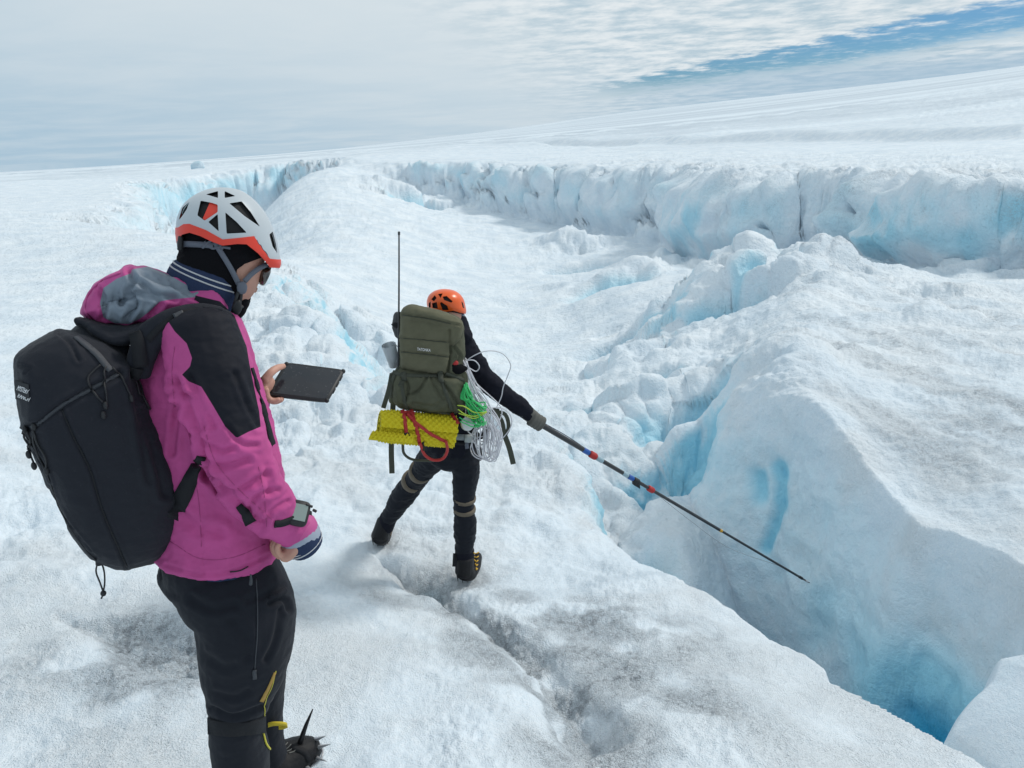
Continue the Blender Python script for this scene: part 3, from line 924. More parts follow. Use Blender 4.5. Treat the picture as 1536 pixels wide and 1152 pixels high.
def limb(pts, n=4, seg=18, sq=1.0, scale=1.0, round_ends=True):
    """tapered tube; pts are sightings (px, py, D, half width px, half depth px)"""
    q = spline(pts, n)
    C = [P(a[0], a[1], a[2]) for a in q]
    RA = [a[3] * scale * kpx(c) for a, c in zip(q, C)]
    RB = [a[4] * scale * kpx(c) for a, c in zip(q, C)]
    return rings_mesh(frame_rings(C, RA, RB, seg=seg, sq=sq, round_ends=round_ends))


def wire(pts, r, n=5, seg=6, closed=False, r2=None, ref=None, smooth=True):
    """round cord through world points"""
    q = spline([tuple(p) for p in pts], n) if smooth else np.array([tuple(p) for p in pts])
    m = len(q)
    RA = [r + ((r2 if r2 is not None else r) - r) * i / max(1, m - 1) for i in range(m)]
    return rings_mesh(frame_rings([Vector(c) for c in q], RA, RA, seg=seg, closed=closed, round_ends=False, ref=ref), closed=closed)


def ellipsoid(c, ax, R=None, nu=28, nv=18, e=1.0):
    v, f = [], []
    R = R or Matrix.Identity(3)
    c = Vector(c)
    for i in range(nv + 1):
        th = math.pi * i / nv
        for j in range(nu):
            ph = 2 * math.pi * j / nu
            p = Vector((math.sin(th) * math.cos(ph) * ax[0], math.sin(th) * math.sin(ph) * ax[1], math.cos(th) * ax[2]))
            v.append(tuple(c + R @ p))
    for i in range(nv):
        for j in range(nu):
            j2 = (j + 1) % nu
            a, b, cc, d = i * nu + j, i * nu + j2, (i + 1) * nu + j2, (i + 1) * nu + j
            f.append((a, d, cc, b))
    return v, f


def pillow(outline, D, half, e=0.6, n=5, tiltx=0.0, tilty=0.0, rings=9, centre=None):
    """stuffed body with the given silhouette (sightings), half depth in metres"""
    q = spline(list(outline) + [outline[0]], n)[:-1]
    c = np.array(centre) if centre else q.mean(0)
    rr = []
    for i in range(rings + 1):
        th = -math.pi / 2 + math.pi * i / rings
        s = max(abs(math.cos(th)) ** e, 0.02)
        dd = math.copysign(abs(math.sin(th)) ** e, math.sin(th)) * half
        ring = []
        for p in q:
            x, y = c + (p - c) * s
            ring.append(P(x, y, D + dd + tiltx * (x - c[0]) + tilty * (y - c[1])))
        rr.append(ring)
    return rings_mesh(rr)


def box(c, ax, ay, az):
    """box from centre and three half vectors"""
    c, ax, ay, az = Vector(c), Vector(ax), Vector(ay), Vector(az)
    v = [c + ax * i + ay * j + az * k for i in (-1, 1) for j in (-1, 1) for k in (-1, 1)]
    return [tuple(p) for p in v], [(0, 1, 3, 2), (4, 6, 7, 5), (0, 4, 5, 1), (2, 3, 7, 6), (0, 2, 6, 4), (1, 5, 7, 3)]


def merge(*parts):
    v, f = [], []
    for a, b in parts:
        o = len(v)
        v += [tuple(p) for p in a]
        f += [tuple(i + o for i in q) for q in b]
    return v, f


def raw_mesh(v, f):
    me = bpy.data.meshes.new('m')
    me.from_pydata([tuple(p) for p in v], [], [tuple(q) for q in f])
    bm = bmesh.new()
    bm.from_mesh(me)
    bmesh.ops.recalc_face_normals(bm, faces=bm.faces)
    bm.to_mesh(me)
    bm.free()
    return me


def modified(v, f, mods):
    """evaluate modifiers and return vertices and faces"""
    me = raw_mesh(v, f)
    o = bpy.data.objects.new('tmp', me)
    COL.objects.link(o)
    extra = []
    for typ, kw in mods:
        md = o.modifiers.new('m', typ)
        for k_, v_ in kw.items():
            if k_ == 'cutter':
                cm = raw_mesh(*v_)
                co = bpy.data.objects.new('tmpc', cm)
                COL.objects.link(co)
                extra.append(co)
                md.object = co
            else:
                setattr(md, k_, v_)
    dg = bpy.context.evaluated_depsgraph_get()
    ev = o.evaluated_get(dg)
    em = ev.to_mesh()
    vv = np.empty(len(em.vertices) * 3, np.float32)
    em.vertices.foreach_get('co', vv)
    ff = [tuple(p.vertices) for p in em.polygons]
    ev.to_mesh_clear()
    for q in [o] + extra:
        m_ = q.data
        bpy.data.objects.remove(q)
        bpy.data.meshes.remove(m_)
    return vv.reshape(-1, 3).astype(float), ff


def fuse(parts, voxel, smooth=4, factor=0.5):
    v, f = merge(*parts)
    return modified(v, f, [('REMESH', dict(mode='VOXEL', voxel_size=voxel)), ('SMOOTH', dict(iterations=smooth, factor=factor))])


def vnormals(v, f):
    v = np.asarray(v, float)
    n = np.zeros_like(v)
    q = np.array([a if len(a) == 4 else (*a, a[-1])[:4] for a in f if len(a) in (3, 4)])
    c = np.cross(v[q[:, 2]] - v[q[:, 0]], v[q[:, 3]] - v[q[:, 1]])
    t = q[:, 2] == q[:, 3]
    c[t] = np.cross(v[q[t, 1]] - v[q[t, 0]], v[q[t, 2]] - v[q[t, 0]])
    for k_ in range(4):
        np.add.at(n, q[:, k_], c)
    return n / (np.linalg.norm(n, axis=1)[:, None] + 1e-12)


def mk(name, vf, mat, root, smooth=True, label=None, attrs=None, sharp=None):
    """one mesh object, child of root (vertices are given in world space)"""
    v, f = vf
    me = raw_mesh(v, f)
    base = root['base'] if root is not None and 'base' in root else (0, 0, 0)
    off = Vector(base)
    co = np.array([tuple(p) for p in v], np.float32) - np.array(off, np.float32)
    me.vertices.foreach_set('co', co.ravel())
    me.name = name
    if smooth:
        me.polygons.foreach_set('use_smooth', np.ones(len(me.polygons), bool))
        if sharp:
            me.set_sharp_from_angle(angle=R_(sharp))
    for k_, a in (attrs or {}).items():
        at = me.attributes.new(k_, 'FLOAT', 'POINT')
        at.data.foreach_set('value', np.asarray(a, np.float32))
    me.materials.append(mat)
    me.update()
    o = bpy.data.objects.new(name, me)
    COL.objects.link(o)
    o.parent = root
    if root is not None:
        if root.type == 'EMPTY':
            o['base'] = tuple(base)
        else:
            o['base'] = tuple(base)
    if label:
        o['label'] = label
    return o


def thing(name, loc, label, cat, group=None):
    o = bpy.data.objects.new(name, None)
    COL.objects.link(o)
    o.location = loc
    o['base'] = tuple(loc)
    o.empty_display_size = 0.1
    tag(o, label, cat, group)
    return o


def bvh(vf):
    return BVHTree.FromPolygons([tuple(p) for p in vf[0]], [tuple(q) for q in vf[1]])


def hit(tree, px, py, fallback=2.0):
    d = P(px, py, 1.0).normalized()
    trees = tree if isinstance(tree, (list, tuple)) else [tree]
    best = None
    for t in trees:
        loc, nor, idx, dist = t.ray_cast(Vector((0, 0, 0)), d)
        if loc is not None and (best is None or dist < best[2]):
            if nor.dot(d) > 0:
                nor = -nor
            best = (loc, nor, dist)
    if best is None:
        return P(px, py, fallback), -d, False
    return best[0], best[1], True


def ribbon(tree, path, width, thick, lift=0.001, n=6, fallback=2.0, follow=0.6, hold=3):
    """webbing laid on a surface along sightings; width in photo pixels, thickness in metres"""
    q = spline(path, n)
    H = [hit(tree, a[0], a[1], fallback) for a in q]
    d = [h[0].length if h[2] else None for h in H]
    last = next((x for x in d if x is not None), None)
    for i in range(len(d)):
        if d[i] is None:
            d[i] = last if last is not None else H[i][0].length
        last = d[i]
    d = np.array(d)
    ks = np.ones(hold) / hold
    dd = np.convolve(np.pad(d, hold, mode='edge'), ks, 'same')[hold:-hold] if hold > 1 else d
    dd = np.minimum(dd, d + 0.003)
    C = [P(a[0], a[1], 1.0).normalized() * x for a, x in zip(q, dd)]
    rings = []
    for i, c in enumerate(C):
        T = (C[min(i + 1, len(C) - 1)] - C[max(i - 1, 0)]).normalized()
        N = (H[i][1] * follow + (-c.normalized()) * (1 - follow)).normalized()
        S = T.cross(N).normalized()
        N = S.cross(T).normalized()
        w = (width if not hasattr(width, '__len__') else width[0] + (width[1] - width[0]) * i / (len(C) - 1)) * 0.5 * kpx(c)
        o = c + N * (lift + thick * 0.5)
        h = thick * 0.5
        rings.append([o + S * w * 0.96 + N * h, o + S * w, o + S * w * 0.96 - N * h, o - S * w * 0.96 - N * h, o - S * w, o - S * w * 0.96 + N * h])
    return rings_mesh(rings)


def cord_on(tree, path, r, lift=0.0, n=6, fallback=2.0, seg=6):
    q = spline(path, n)
    C, last = [], None
    for a in q:
        p, nn, ok = hit(tree, a[0], a[1], fallback)
        if not ok and last is not None:
            p = P(a[0], a[1], 1.0).normalized() * last
        last = p.length
        C.append(p + nn * (r * 0.3 + lift))
    return rings_mesh(frame_rings(C, [r] * len(C), [r] * len(C), seg=seg, round_ends=False))


def poly_sd(px, py, poly):
    reg = Region(poly)
    return reg(np.asarray(px, float), np.asarray(py, float))


def prism(poly, d0, d1):
    """prism of sight lines through a polygon between two distances"""
    a = [P(x, y, d0) for x, y in poly]
    b = [P(x, y, d1) for x, y in poly]
    return rings_mesh([a, b])


def lettering(name, text, origin, xdir, ydir, height, mat, root, depth=0.0006, width=None):
    cu = bpy.data.curves.new(name, 'FONT')
    cu.body = text
    cu.size = 1.0
    cu.extrude = 0.02
    cu.resolution_u = 2
    o = bpy.data.objects.new('tmp', cu)
    COL.objects.link(o)
    dg = bpy.context.evaluated_depsgraph_get()
    em = o.evaluated_get(dg).to_mesh()
    v = np.array([tuple(p.co) for p in em.vertices])
    f = [tuple(p.vertices) for p in em.polygons]
    o.evaluated_get(dg).to_mesh_clear()
    bpy.data.objects.remove(o)
    bpy.data.curves.remove(cu)
    x0, x1 = v[:, 0].min(), v[:, 0].max()
    sc = height / 0.7
    sx = (width / (x1 - x0)) if width else sc
    X, Y = Vector(xdir).normalized(), Vector(ydir).normalized()
    Z = X.cross(Y)
    O = Vector(origin)
    w = [O + X * (a[0] - x0) * sx + Y * a[1] * sc + Z * (a[2] * 0.02 + depth) for a in v]
    return mk(name, ([tuple(p) for p in w], f), mat, root, smooth=False)


def mat_plain(name, col, rough=0.6, metal=0.0, bump=0.0, bscale=300.0, spec=0.5, sheen=0.0, vary=0.0, alpha=None, trans=0.0, coat=0.0, mottled=0.0):
    m = bpy.data.materials.new(name)
    m.use_nodes = True
    k = NT(m.node_tree)
    pos = k.n('ShaderNodeTexCoord').outputs['Object']
    b = k.n('ShaderNodeBsdfPrincipled')
    c = tuple(col)
    if vary:
        nn = k.noise(pos, 14.0, 4, 0.6)
        c = k.mix(k.ss(nn, 0.3, 0.7), tuple(x * (1 - vary) for x in col), tuple(min(1, x * (1 + vary)) for x in col))
    if mottled:
        c = k.mix(k.m('MULTIPLY', k.ss(k.noise(pos, 120.0, 3, 0.7), 0.6, 0.75), mottled), c, (0.5, 0.5, 0.5))
    k.put(b.inputs['Base Color'], c)
    b.inputs['Roughness'].default_value = rough
    b.inputs['Metallic'].default_value = metal
    b.inputs['Specular IOR Level'].default_value = spec
    b.inputs['Sheen Weight'].default_value = sheen
    b.inputs['Coat Weight'].default_value = coat
    b.inputs['Transmission Weight'].default_value = trans
    if bump:
        h = k.m('ADD', k.noise(pos, bscale, 2, 0.6), k.m('MULTIPLY', k.noise(pos, bscale * 0.12, 3, 0.6), 1.5))
        k.put(b.inputs['Normal'], k.bump(h, bump, 0.002))
    o = k.n('ShaderNodeOutputMaterial')
    k.put(o.inputs[0], b.outputs[0])
    return m


def mat_split(name, attr, colA, colB, rough=0.6, bump=0.15, bscale=500.0, edge=0.0006, vary=0.1, sheen=0.0):
    """two cloths sewn together along the zero line of a vertex field"""
    m = mat_plain(name, colA, rough, bump=bump, bscale=bscale, sheen=sheen, spec=0.25)
    k = NT.__new__(NT)
    k.t = m.node_tree
    b = next(n for n in m.node_tree.nodes if n.type == 'BSDF_PRINCIPLED')
    a = k.n('ShaderNodeAttribute', attribute_name=attr).outputs['Fac']
    pos = k.n('ShaderNodeTexCoord').outputs['Object']
    nn = k.ss(k.noise(pos, 9.0, 4, 0.6), 0.3, 0.7, 1 - vary, 1 + vary)
    f = k.ss(a, -0.35, 0.35)
    c = k.mix(f, colA, colB)
    vm = k.n('ShaderNodeVectorMath', operation='SCALE')
    k.put(vm.inputs[0], c)
    k.put(vm.inputs['Scale'], nn)
    k.put(b.inputs['Base Color'], vm.outputs[0])
    return m


# ------------------------------------------------------------------ materials for clothing and gear
SKIN = mat_plain('skin', (0.50, 0.27, 0.20), 0.55, bump=0.15, bscale=700, vary=0.10)
next(n for n in SKIN.node_tree.nodes if n.type == 'BSDF_PRINCIPLED').inputs['Subsurface Weight'].default_value = 0.0
PINK, INK = (0.47, 0.075, 0.25), (0.007, 0.008, 0.014)
JACKET = mat_split('pink_and_black_shell_cloth', 'panel', PINK, INK, rough=0.75, bump=0.10, bscale=900)
HOOD = mat_split('pink_and_grey_hood_cloth', 'panel', PINK, (0.20, 0.24, 0.29), rough=0.55, bump=0.1, bscale=900)
TROUSER = mat_plain('black_trouser_cloth', (0.010, 0.012, 0.018), 0.8, bump=0.2, bscale=700, spec=0.2, sheen=0.04)
PACKBLK = mat_plain('black_pack_cloth', (0.012, 0.014, 0.021), 0.75, bump=0.3, bscale=1100, spec=0.25, sheen=0.04, mottled=0.02)
WEB = mat_plain('black_webbing', (0.008, 0.009, 0.012), 0.7, bump=0.3, bscale=1400, spec=0.3)
GREYWEB = mat_plain('grey_webbing', (0.12, 0.135, 0.17), 0.7, bump=0.25, bscale=1400)
ZIP = mat_plain('dark_grey_zip', (0.035, 0.040, 0.050), 0.5, bump=0.4, bscale=1500)
CORD = mat_plain('black_cord', (0.010, 0.011, 0.014), 0.6)
KNIT = mat_plain('black_knit', (0.007, 0.007, 0.009), 0.9, bump=0.5, bscale=600, spec=0.1)
NAVY = mat_plain('navy_knit', (0.030, 0.045, 0.095), 0.9, bump=0.7, bscale=500, spec=0.1)
CREAM = mat_plain('pale_grey_yarn', (0.55, 0.56, 0.58), 0.9, bump=0.6, bscale=600, spec=0.1)
SHELLGREY = mat_plain('pale_grey_helmet_shell', (0.46, 0.50, 0.53), 0.30, spec=0.5, bump=0.02, bscale=200)
RED = mat_plain('orange_red_plastic', (0.72, 0.045, 0.022), 0.4)
LENS = mat_plain('brown_lens', (0.035, 0.018, 0.010), 0.08, spec=0.8, coat=0.5)
FOAM = mat_plain('black_foam', (0.006, 0.006, 0.007), 0.8)
RUBBER = mat_plain('black_rubber', (0.010, 0.011, 0.013), 0.55, bump=0.15, bscale=500)
SCREEN = mat_plain('dark_glass', (0.018, 0.021, 0.027), 0.16, spec=0.6, mottled=0.15)
LCD = mat_plain('grey_green_display', (0.23, 0.29, 0.27), 0.25)
GREYCLOTH = mat_plain('grey_lining_cloth', (0.30, 0.34, 0.42), 0.7, bump=0.2, bscale=600)
WHITEPR = mat_plain('white_print', (0.75, 0.76, 0.78), 0.6)
YELLOW = mat_plain('yellow_webbing', (0.62, 0.47, 0.025), 0.7, bump=0.25, bscale=1200)
LEATHER = mat_plain('black_boot_leather', (0.008, 0.008, 0.010), 0.6, bump=0.4, bscale=300, mottled=0.04, spec=0.3)
STEEL = mat_plain('steel', (0.42, 0.43, 0.45), 0.35, metal=0.3)
DARKSTEEL = mat_plain('dark_steel', (0.02, 0.02, 0.023), 0.4, metal=0.5)


def wrinkle(v, f, amp=0.005, s=0.10, az=1.0, ay=1.0, seed=0.0, mask=None, fine=0.35):
    n = vnormals(v, f)
    x, y, z = v.T
    a = fbm(x + seed, y * ay, z * az, s, 3, 0.5, True)
    b = fbm(x - seed, y * ay, z * az + 3, s * 0.38, 2, 0.5)
    d = amp * (a - 0.25) + amp * fine * b
    if mask is not None:
        d = d * mask
    return v + n * d[:, None]


def creases(v, f, lines):
    """folds pressed into the near side along sightings: (path, width px, depth m)"""
    n = vnormals(v, f)
    px, py = project(v)
    front = (n * v).sum(1) < 0
    d = np.zeros(len(v))
    for path, w, dep in lines:
        q = spline(path, 6)
        best = np.full(len(v), 1e9)
        for (ax, ay), (bx, by) in zip(q[:-1], q[1:]):
            ex, ey = bx - ax, by - ay
            t = np.clip(((px - ax) * ex + (py - ay) * ey) / (ex * ex + ey * ey + 1e-9), 0, 1)
            best = np.minimum(best, np.hypot(px - ax - t * ex, py - ay - t * ey))
        u = best / w
        d += dep * (np.exp(-u * u) - 0.45 * np.exp(-((u - 1.9) ** 2)))
    return v - n * (d * 1.5 * front)[:, None]


# ------------------------------------------------------------------ person in the pink jacket
def build_person_pink():
    base = P(385, 1210, 2.05)
    r = thing('person', base, 'person in pink and black jacket and pale grey helmet looking down at a tablet', 'person')

    head_out = [(272, 350), (285, 312), (320, 296), (360, 300), (390, 335), (399, 370), (397, 398), (391, 416), (386, 432), (376, 448), (355, 460), (318, 452), (290, 430), (275, 390)]
    TORSO = [(288, 448, 2.10, 38, 56), (287, 472, 2.10, 68, 96), (289, 520, 2.10, 83, 104), (296, 600, 2.09, 95, 102), (313, 680, 2.08, 100, 98), (325, 740, 2.07, 97, 97), (328, 790, 2.06, 92, 99), (325, 828, 2.055, 90, 102)]
    ARM = [(300, 500, 1.95, 55, 60), (316, 560, 1.90, 60, 56), (335, 620, 1.87, 53, 50), (350, 672, 1.85, 50, 48), (374, 722, 1.85, 45, 42), (405, 762, 1.87, 38, 37), (432, 786, 1.89, 31, 31), (445, 796, 1.90, 28, 28)]
    ARM2 = [(300, 500, 2.26, 50, 55), (335, 575, 2.36, 46, 46), (352, 625, 2.42, 42, 42), (368, 608, 2.36, 34, 34), (381, 590, 2.32, 24, 26)]
    LEG = [(332, 850, 2.03, 70, 60), (346, 880, 1.99, 78, 68), (366, 915, 1.96, 74, 74), (369, 960, 1.95, 69, 68), (364, 1010, 1.95, 60, 60), (357, 1055, 1.95, 44, 50), (355, 1088, 1.95, 39, 46), (360, 1130, 1.96, 41, 48), (364, 1165, 1.965, 38, 42), (367, 1192, 1.97, 33, 36)]
    LEG2 = [(345, 860, 2.10, 70, 70), (368, 900, 2.16, 62, 66), (386, 960, 2.18, 46, 54), (396, 1010, 2.19, 32, 44), (397, 1050, 2.20, 27, 38), (398, 1090, 2.21, 25, 36), (405, 1130, 2.22, 24, 30)]

    # body: one continuous figure under the clothes, with head, neck and both hands
    parts = [pillow(head_out, 2.10, 0.080, e=0.95, centre=(338, 372)),
             limb([(318, 400, 2.10, 38, 36), (303, 450, 2.10, 34, 36), (295, 490, 2.10, 45, 60)]),
             limb([(a, b, c, d_ * 0.82, e_ * 0.84) for a, b, c, d_, e_ in TORSO]),
             limb([(a, b, c, d_ * 0.72, e_ * 0.72) for a, b, c, d_, e_ in ARM[:-1]] + [(446, 797, 1.90, 16, 20), (449, 806, 1.90, 15, 20)]),
             limb([(a, b, c, d_ * 0.70, e_ * 0.70) for a, b, c, d_, e_ in ARM2] + [(389, 584, 2.30, 12, 16)]),
             limb([(a, b, c, d_ * 0.78, e_ * 0.78) for a, b, c, d_, e_ in LEG]),
             limb([(a, b, c, d_ * 0.78, e_ * 0.78) for a, b, c, d_, e_ in LEG2]),
             # nose, lips and ear
             limb([(386, 404, 2.15, 4, 6), (391, 416, 2.16, 6, 8), (390, 423, 2.155, 5.5, 8)], seg=10),
             limb([(383, 432, 2.15, 4, 8), (381, 437, 2.15, 4, 8)], seg=10),
             ]
    # right hand, knuckles turned to the hem, fingers curled in
    parts.append(limb([(450, 802, 1.895, 16, 22), (443, 815, 1.895, 17, 24), (434, 826, 1.90, 14, 24)], seg=16))
    for i, (dx, dy, dD, le) in enumerate([(-3, -3, 0.038, 0.92), (-1, 0, 0.013, 1.0), (0, 2, -0.012, 0.96), (1, 3, -0.036, 0.8)]):
        q = [(436 + dx, 822 + dy), (425 + dx, 833 + dy), (414 + dx, 830 + dy), (410 + dx, 818 + dy), (415 + dx, 808 + dy)]
        q = [(436 + dx + (a - 436 - dx) * le, 822 + dy + (b - 822 - dy) * le, 1.895 + dD, rr, rr) for (a, b), rr in zip(q, (5.6, 5.4, 5.1, 4.7, 4.0))]
        parts.append(limb(q, seg=12))
    parts.append(limb([(450, 812, 1.865, 7, 7), (441, 828, 1.852, 6.3, 6.3), (431, 838, 1.85, 5.4, 5.4), (423, 838, 1.855, 4.6, 4.6)], seg=12))
    # left hand round the edge of the tablet: thumb over it, four fingers below
    parts.append(limb([(386, 586, 2.30, 12, 17), (397, 577, 2.295, 13, 20), (404, 570, 2.30, 10, 18)], seg=16))
    parts.append(limb([(397, 570, 2.265, 7, 7), (406, 559, 2.275, 6.4, 6.4), (416, 552, 2.30, 5.6, 5.4), (426, 549, 2.325, 4.4, 4)], seg=12))
    for i, (dD, le) in enumerate([(-0.055, 0.84), (-0.030, 1.0), (-0.005, 1.05), (0.02, 0.95)]):
        q = [(398 - i, 584 - 1.5 * i), (402 - i, 599 - 2 * i), (412, 605 - 2.5 * i), (423, 602 - 2.5 * i)]
        x0, y0 = q[0]
        q = [(x0 + (a - x0) * le, y0 + (b - y0) * le, 2.30 + dD, rr, rr) for (a, b), rr in zip(q, (5.6, 5.2, 4.8, 4.0))]
        parts.append(limb(q, seg=12))
    v, f = fuse(parts, 0.0040, 3, 0.4)
    mk('body', (v, f), SKIN, r)

    # jacket
    v, f = fuse([limb(TORSO, n=5, seg=28, round_ends=False), limb(ARM, n=5, seg=24), limb(ARM2, n=4, seg=20),
                 limb([(262, 470, 2.05, 30, 60), (290, 462, 2.10, 50, 74), (318, 470, 2.10, 40, 70)], seg=20)], 0.0045, 5, 0.5)
    px, py = project(v)
    v = wrinkle(v, f, 0.0066, 0.125, az=1.3, seed=2.0, mask=0.35 + 0.65 * sst(py, 500, 600))
    v = wrinkle(v, f, 0.0022, 0.05, az=1.8, seed=8.0)
    v = creases(v, f, [([(263, 572), (285, 620), (300, 668), (310, 712)], 6, 0.012), ([(262, 590), (290, 600), (305, 640)], 5, 0.007),
                       ([(306, 690), (335, 700), (372, 690)], 5, 0.006), ([(303, 660), (330, 676), (352, 672)], 4, 0.005), ([(330, 735), (360, 735), (400, 712)], 5, 0.006),
                       ([(372, 770), (385, 745), (415, 735)], 4, 0.005), ([(395, 785), (410, 765), (432, 752)], 3.5, 0.004), ([(312, 712), (345, 745), (392, 788)], 7, 0.010),
                       ([(268, 600), (262, 640), (258, 680)], 5, 0.006), ([(352, 560), (372, 610), (388, 640)], 4, 0.003), ([(285, 565), (300, 600), (320, 640)], 4, 0.004),
                       ([(305, 760), (303, 800), (306, 862)], 1.6, 0.0012), ([(250, 848), (300, 862), (350, 856), (405, 832)], 3, 0.003),
                       ([(340, 640), (360, 665), (385, 668)], 4, 0.004), ([(262, 760), (290, 790), (330, 800)], 8, 0.006), ([(400, 700), (405, 740)], 5, 0.004)])
    px, py = project(v)
    black = [(225, 440), (262, 497), (280, 515), (288, 537), (285, 550), (273, 562), (283, 572), (302, 580), (318, 606), (338, 640), (355, 657), (372, 648), (391, 640), (389, 618), (381, 580), (374, 545), (370, 520), (362, 500), (352, 474), (330, 452), (280, 440)]
    mk('jacket', (v, f), JACKET, r, attrs={'panel': poly_sd(px, py, black)})
    JT = bvh((v, f))
    jac = bpy.data.objects['jacket']

    # trousers
    v, f = fuse([limb(LEG, n=5, seg=26), limb(LEG2, n=5, seg=22), limb([(326, 808, 2.06, 76, 84), (330, 840, 2.06, 80, 88), (336, 872, 2.06, 74, 82), (344, 895, 2.06, 56, 76)], seg=26),
                 limb([(268, 872, 2.06, 26, 80), (285, 892, 2.06, 22, 70)], seg=16), limb([(412, 880, 1.99, 22, 36), (420, 905, 1.98, 17, 34), (416, 950, 1.98, 15, 30), (405, 985, 1.97, 12, 20)], seg=16)], 0.0048, 5, 0.5)
    v = wrinkle(v, f, 0.0042, 0.17, az=1.25, seed=5.0)
    v = wrinkle(v, f, 0.0016, 0.06, az=1.5, seed=1.0)
    v = creases(v, f, [([(288, 898), (318, 914), (352, 908)], 6, 0.004), ([(372, 900), (398, 893), (420, 880)], 5, 0.003), ([(318, 1062), (350, 1074), (393, 1060)], 4, 0.005),
                       ([(322, 1040), (352, 1046), (372, 1036)], 5, 0.003), ([(384, 880), (384, 960), (380, 1010)], 1.6, 0.0014), ([(404, 905), (425, 900), (432, 915)], 4, 0.006),
                       ([(420, 915), (412, 960), (398, 990)], 4, 0.004), ([(312, 985), (335, 1000), (352, 998)], 6, 0.0025), ([(345, 930), (365, 950), (372, 985)], 7, 0.003)])
    tro = mk('trousers', (v, f), TROUSER, r)
    TT = bvh((v, f))
    mk('zip', cord_on(TT, [(384, 868), (386, 900), (386, 950), (382, 1008)], 0.0016, n=8), ZIP, tro)
    mk('zip_pull', merge(limb([(376, 862, 1.85, 1.2, 1.2), (376.5, 870, 1.85, 2.2, 1.6), (376, 877, 1.85, 2.6, 2)], seg=8)), ZIP, jac)
    mk('zip_pull', ribbon(TT, [(382, 1004), (382, 1018)], 6, 0.004), ZIP, tro)
    mk('pocket_flap', ribbon(TT, [(404, 896), (416, 893), (429, 884)], 7, 0.004, n=8, hold=5), GREYCLOTH if False else TROUSER, tro)
    mk('knee_band', ribbon(TT, [(314, 1088), (335, 1092), (365, 1092), (396, 1086)], 25, 0.005, n=8, hold=5, follow=0.9), WEB, tro)
    mk('side_stripe', ribbon(TT, [(412, 1008), (403, 1030), (392, 1052)], (4, 7), 0.002, lift=0.002, hold=5), mat_plain('ochre_cloth', (0.36, 0.22, 0.05), 0.7), tro)
    mk('piping', merge(cord_on(TT, [(413, 1006), (407, 1030), (398, 1050), (396, 1075)], 0.0012, 0.002), cord_on(TT, [(394, 1100), (398, 1115), (404, 1124)], 0.0026, 0.002)), mat_plain('yellow_piping', (0.55, 0.5, 0.05), 0.6), tro)

    seamm = mat_plain('pink_seam_tape', (0.34, 0.045, 0.18), 0.7)
    for q in ([(306, 640), (322, 690), (352, 728), (392, 765), (420, 790)], [(292, 712), (299, 760), (302, 820)], [(262, 520), (258, 560), (262, 610)], [(255, 812), (300, 838), (350, 836), (398, 816)], [(388, 700), (396, 740), (400, 790)]):
        mk('seam', cord_on(JT, q, 0.0009, 0.0, n=8), seamm, jac)
    # jacket trim: front zip strip, inner hem, sleeve strap, collar
    mk('zip_strip', ribbon(JT, [(377, 552), (384, 575), (392, 605), (400, 635), (408, 668)], (7, 15), 0.003, n=8, hold=5, follow=0.9), WEB, jac)
    mk('pocket_zip', ribbon(JT, [(358, 758), (368, 770), (376, 784)], (10, 18), 0.003, lift=0.002, n=6, hold=5), WEB, jac)
    mk('hem', limb([(340, 818, 2.05, 74, 88), (341, 827, 2.05, 72, 88), (342, 831, 2.05, 66, 84)], seg=28), NAVY, jac)
    mk('drawcord', cord_on(JT, [(372, 850), (360, 856), (345, 858)], 0.0016, 0.001), CORD, jac)

    # cuff layers of the right sleeve
    def cuff(name, p, ra, rb, mat, lean=(7, 8)):
        mk(name, limb([(p[0], p[1], 1.895, ra * 0.96, rb), (p[0] + lean[0] * 0.4, p[1] + lean[1] * 0.4, 1.897, ra, rb), (p[0] + lean[0] * 0.8, p[1] + lean[1] * 0.8, 1.90, ra * 0.97, rb)], seg=26), mat, jac)
    cuff('sleeve_end', (443, 792), 31, 30, mat_plain('pink_cloth', PINK, 0.6, bump=0.1, bscale=900))
    cuff('lining', (447, 800), 31, 30, GREYCLOTH)
    cuff('glove_cuff', (449, 806), 30, 30, NAVY, (9, 10))
    for i, (a, b) in enumerate([(453.5, 812.5), (456, 815.5)]):
        C, T = [], []
        c = P(a, b, 1.90)
        T = (P(460, 820, 1.90) - P(445, 801, 1.895)).normalized()
        rg = frame_rings([c - T * 0.0012, c, c + T * 0.0012], [30.6 * kpx(c)] * 3, [30.6 * kpx(c)] * 3, seg=30, round_ends=False)
        mk('stripe', rings_mesh(rg), CREAM, jac)
    # wrist instrument
    c0 = P(448, 770, 1.845)
    ex = (P(462, 775, 1.85) - P(436, 765, 1.835)).normalized()
    nz = (-c0.normalized() + Vector((0.25, 0, 0.35))).normalized()
    ey = nz.cross(ex).normalized()
    ex = ey.cross(nz).normalized()
    w = thing('wrist_device', c0, 'black wrist instrument with a pale grey display strapped over the pink sleeve', 'watch')
    rr = []
    for s, h in ((0.80, -0.010), (0.97, -0.008), (1.0, 0.0), (0.97, 0.007), (0.86, 0.010)):
        ring = []
        for j in range(28):
            a = 2 * math.pi * j / 28
            ca, sa = math.cos(a), math.sin(a)
            ring.append(c0 + ex * 0.026 * s * math.copysign(abs(ca) ** 0.45, ca) + ey * 0.033 * s * math.copysign(abs(sa) ** 0.45, sa) + nz * h)
        rr.append(ring)
    mk('case', rings_mesh(rr), RUBBER, w)
    mk('display', box(c0 + nz * 0.0105 + ex * 0.002, ex * 0.0165, ey * 0.021, nz * 0.001), LCD, w, smooth=False)
    mk('button', limb([(460, 757, 1.85, 2, 2), (468, 760, 1.85, 2, 2)], seg=8), RUBBER, w)
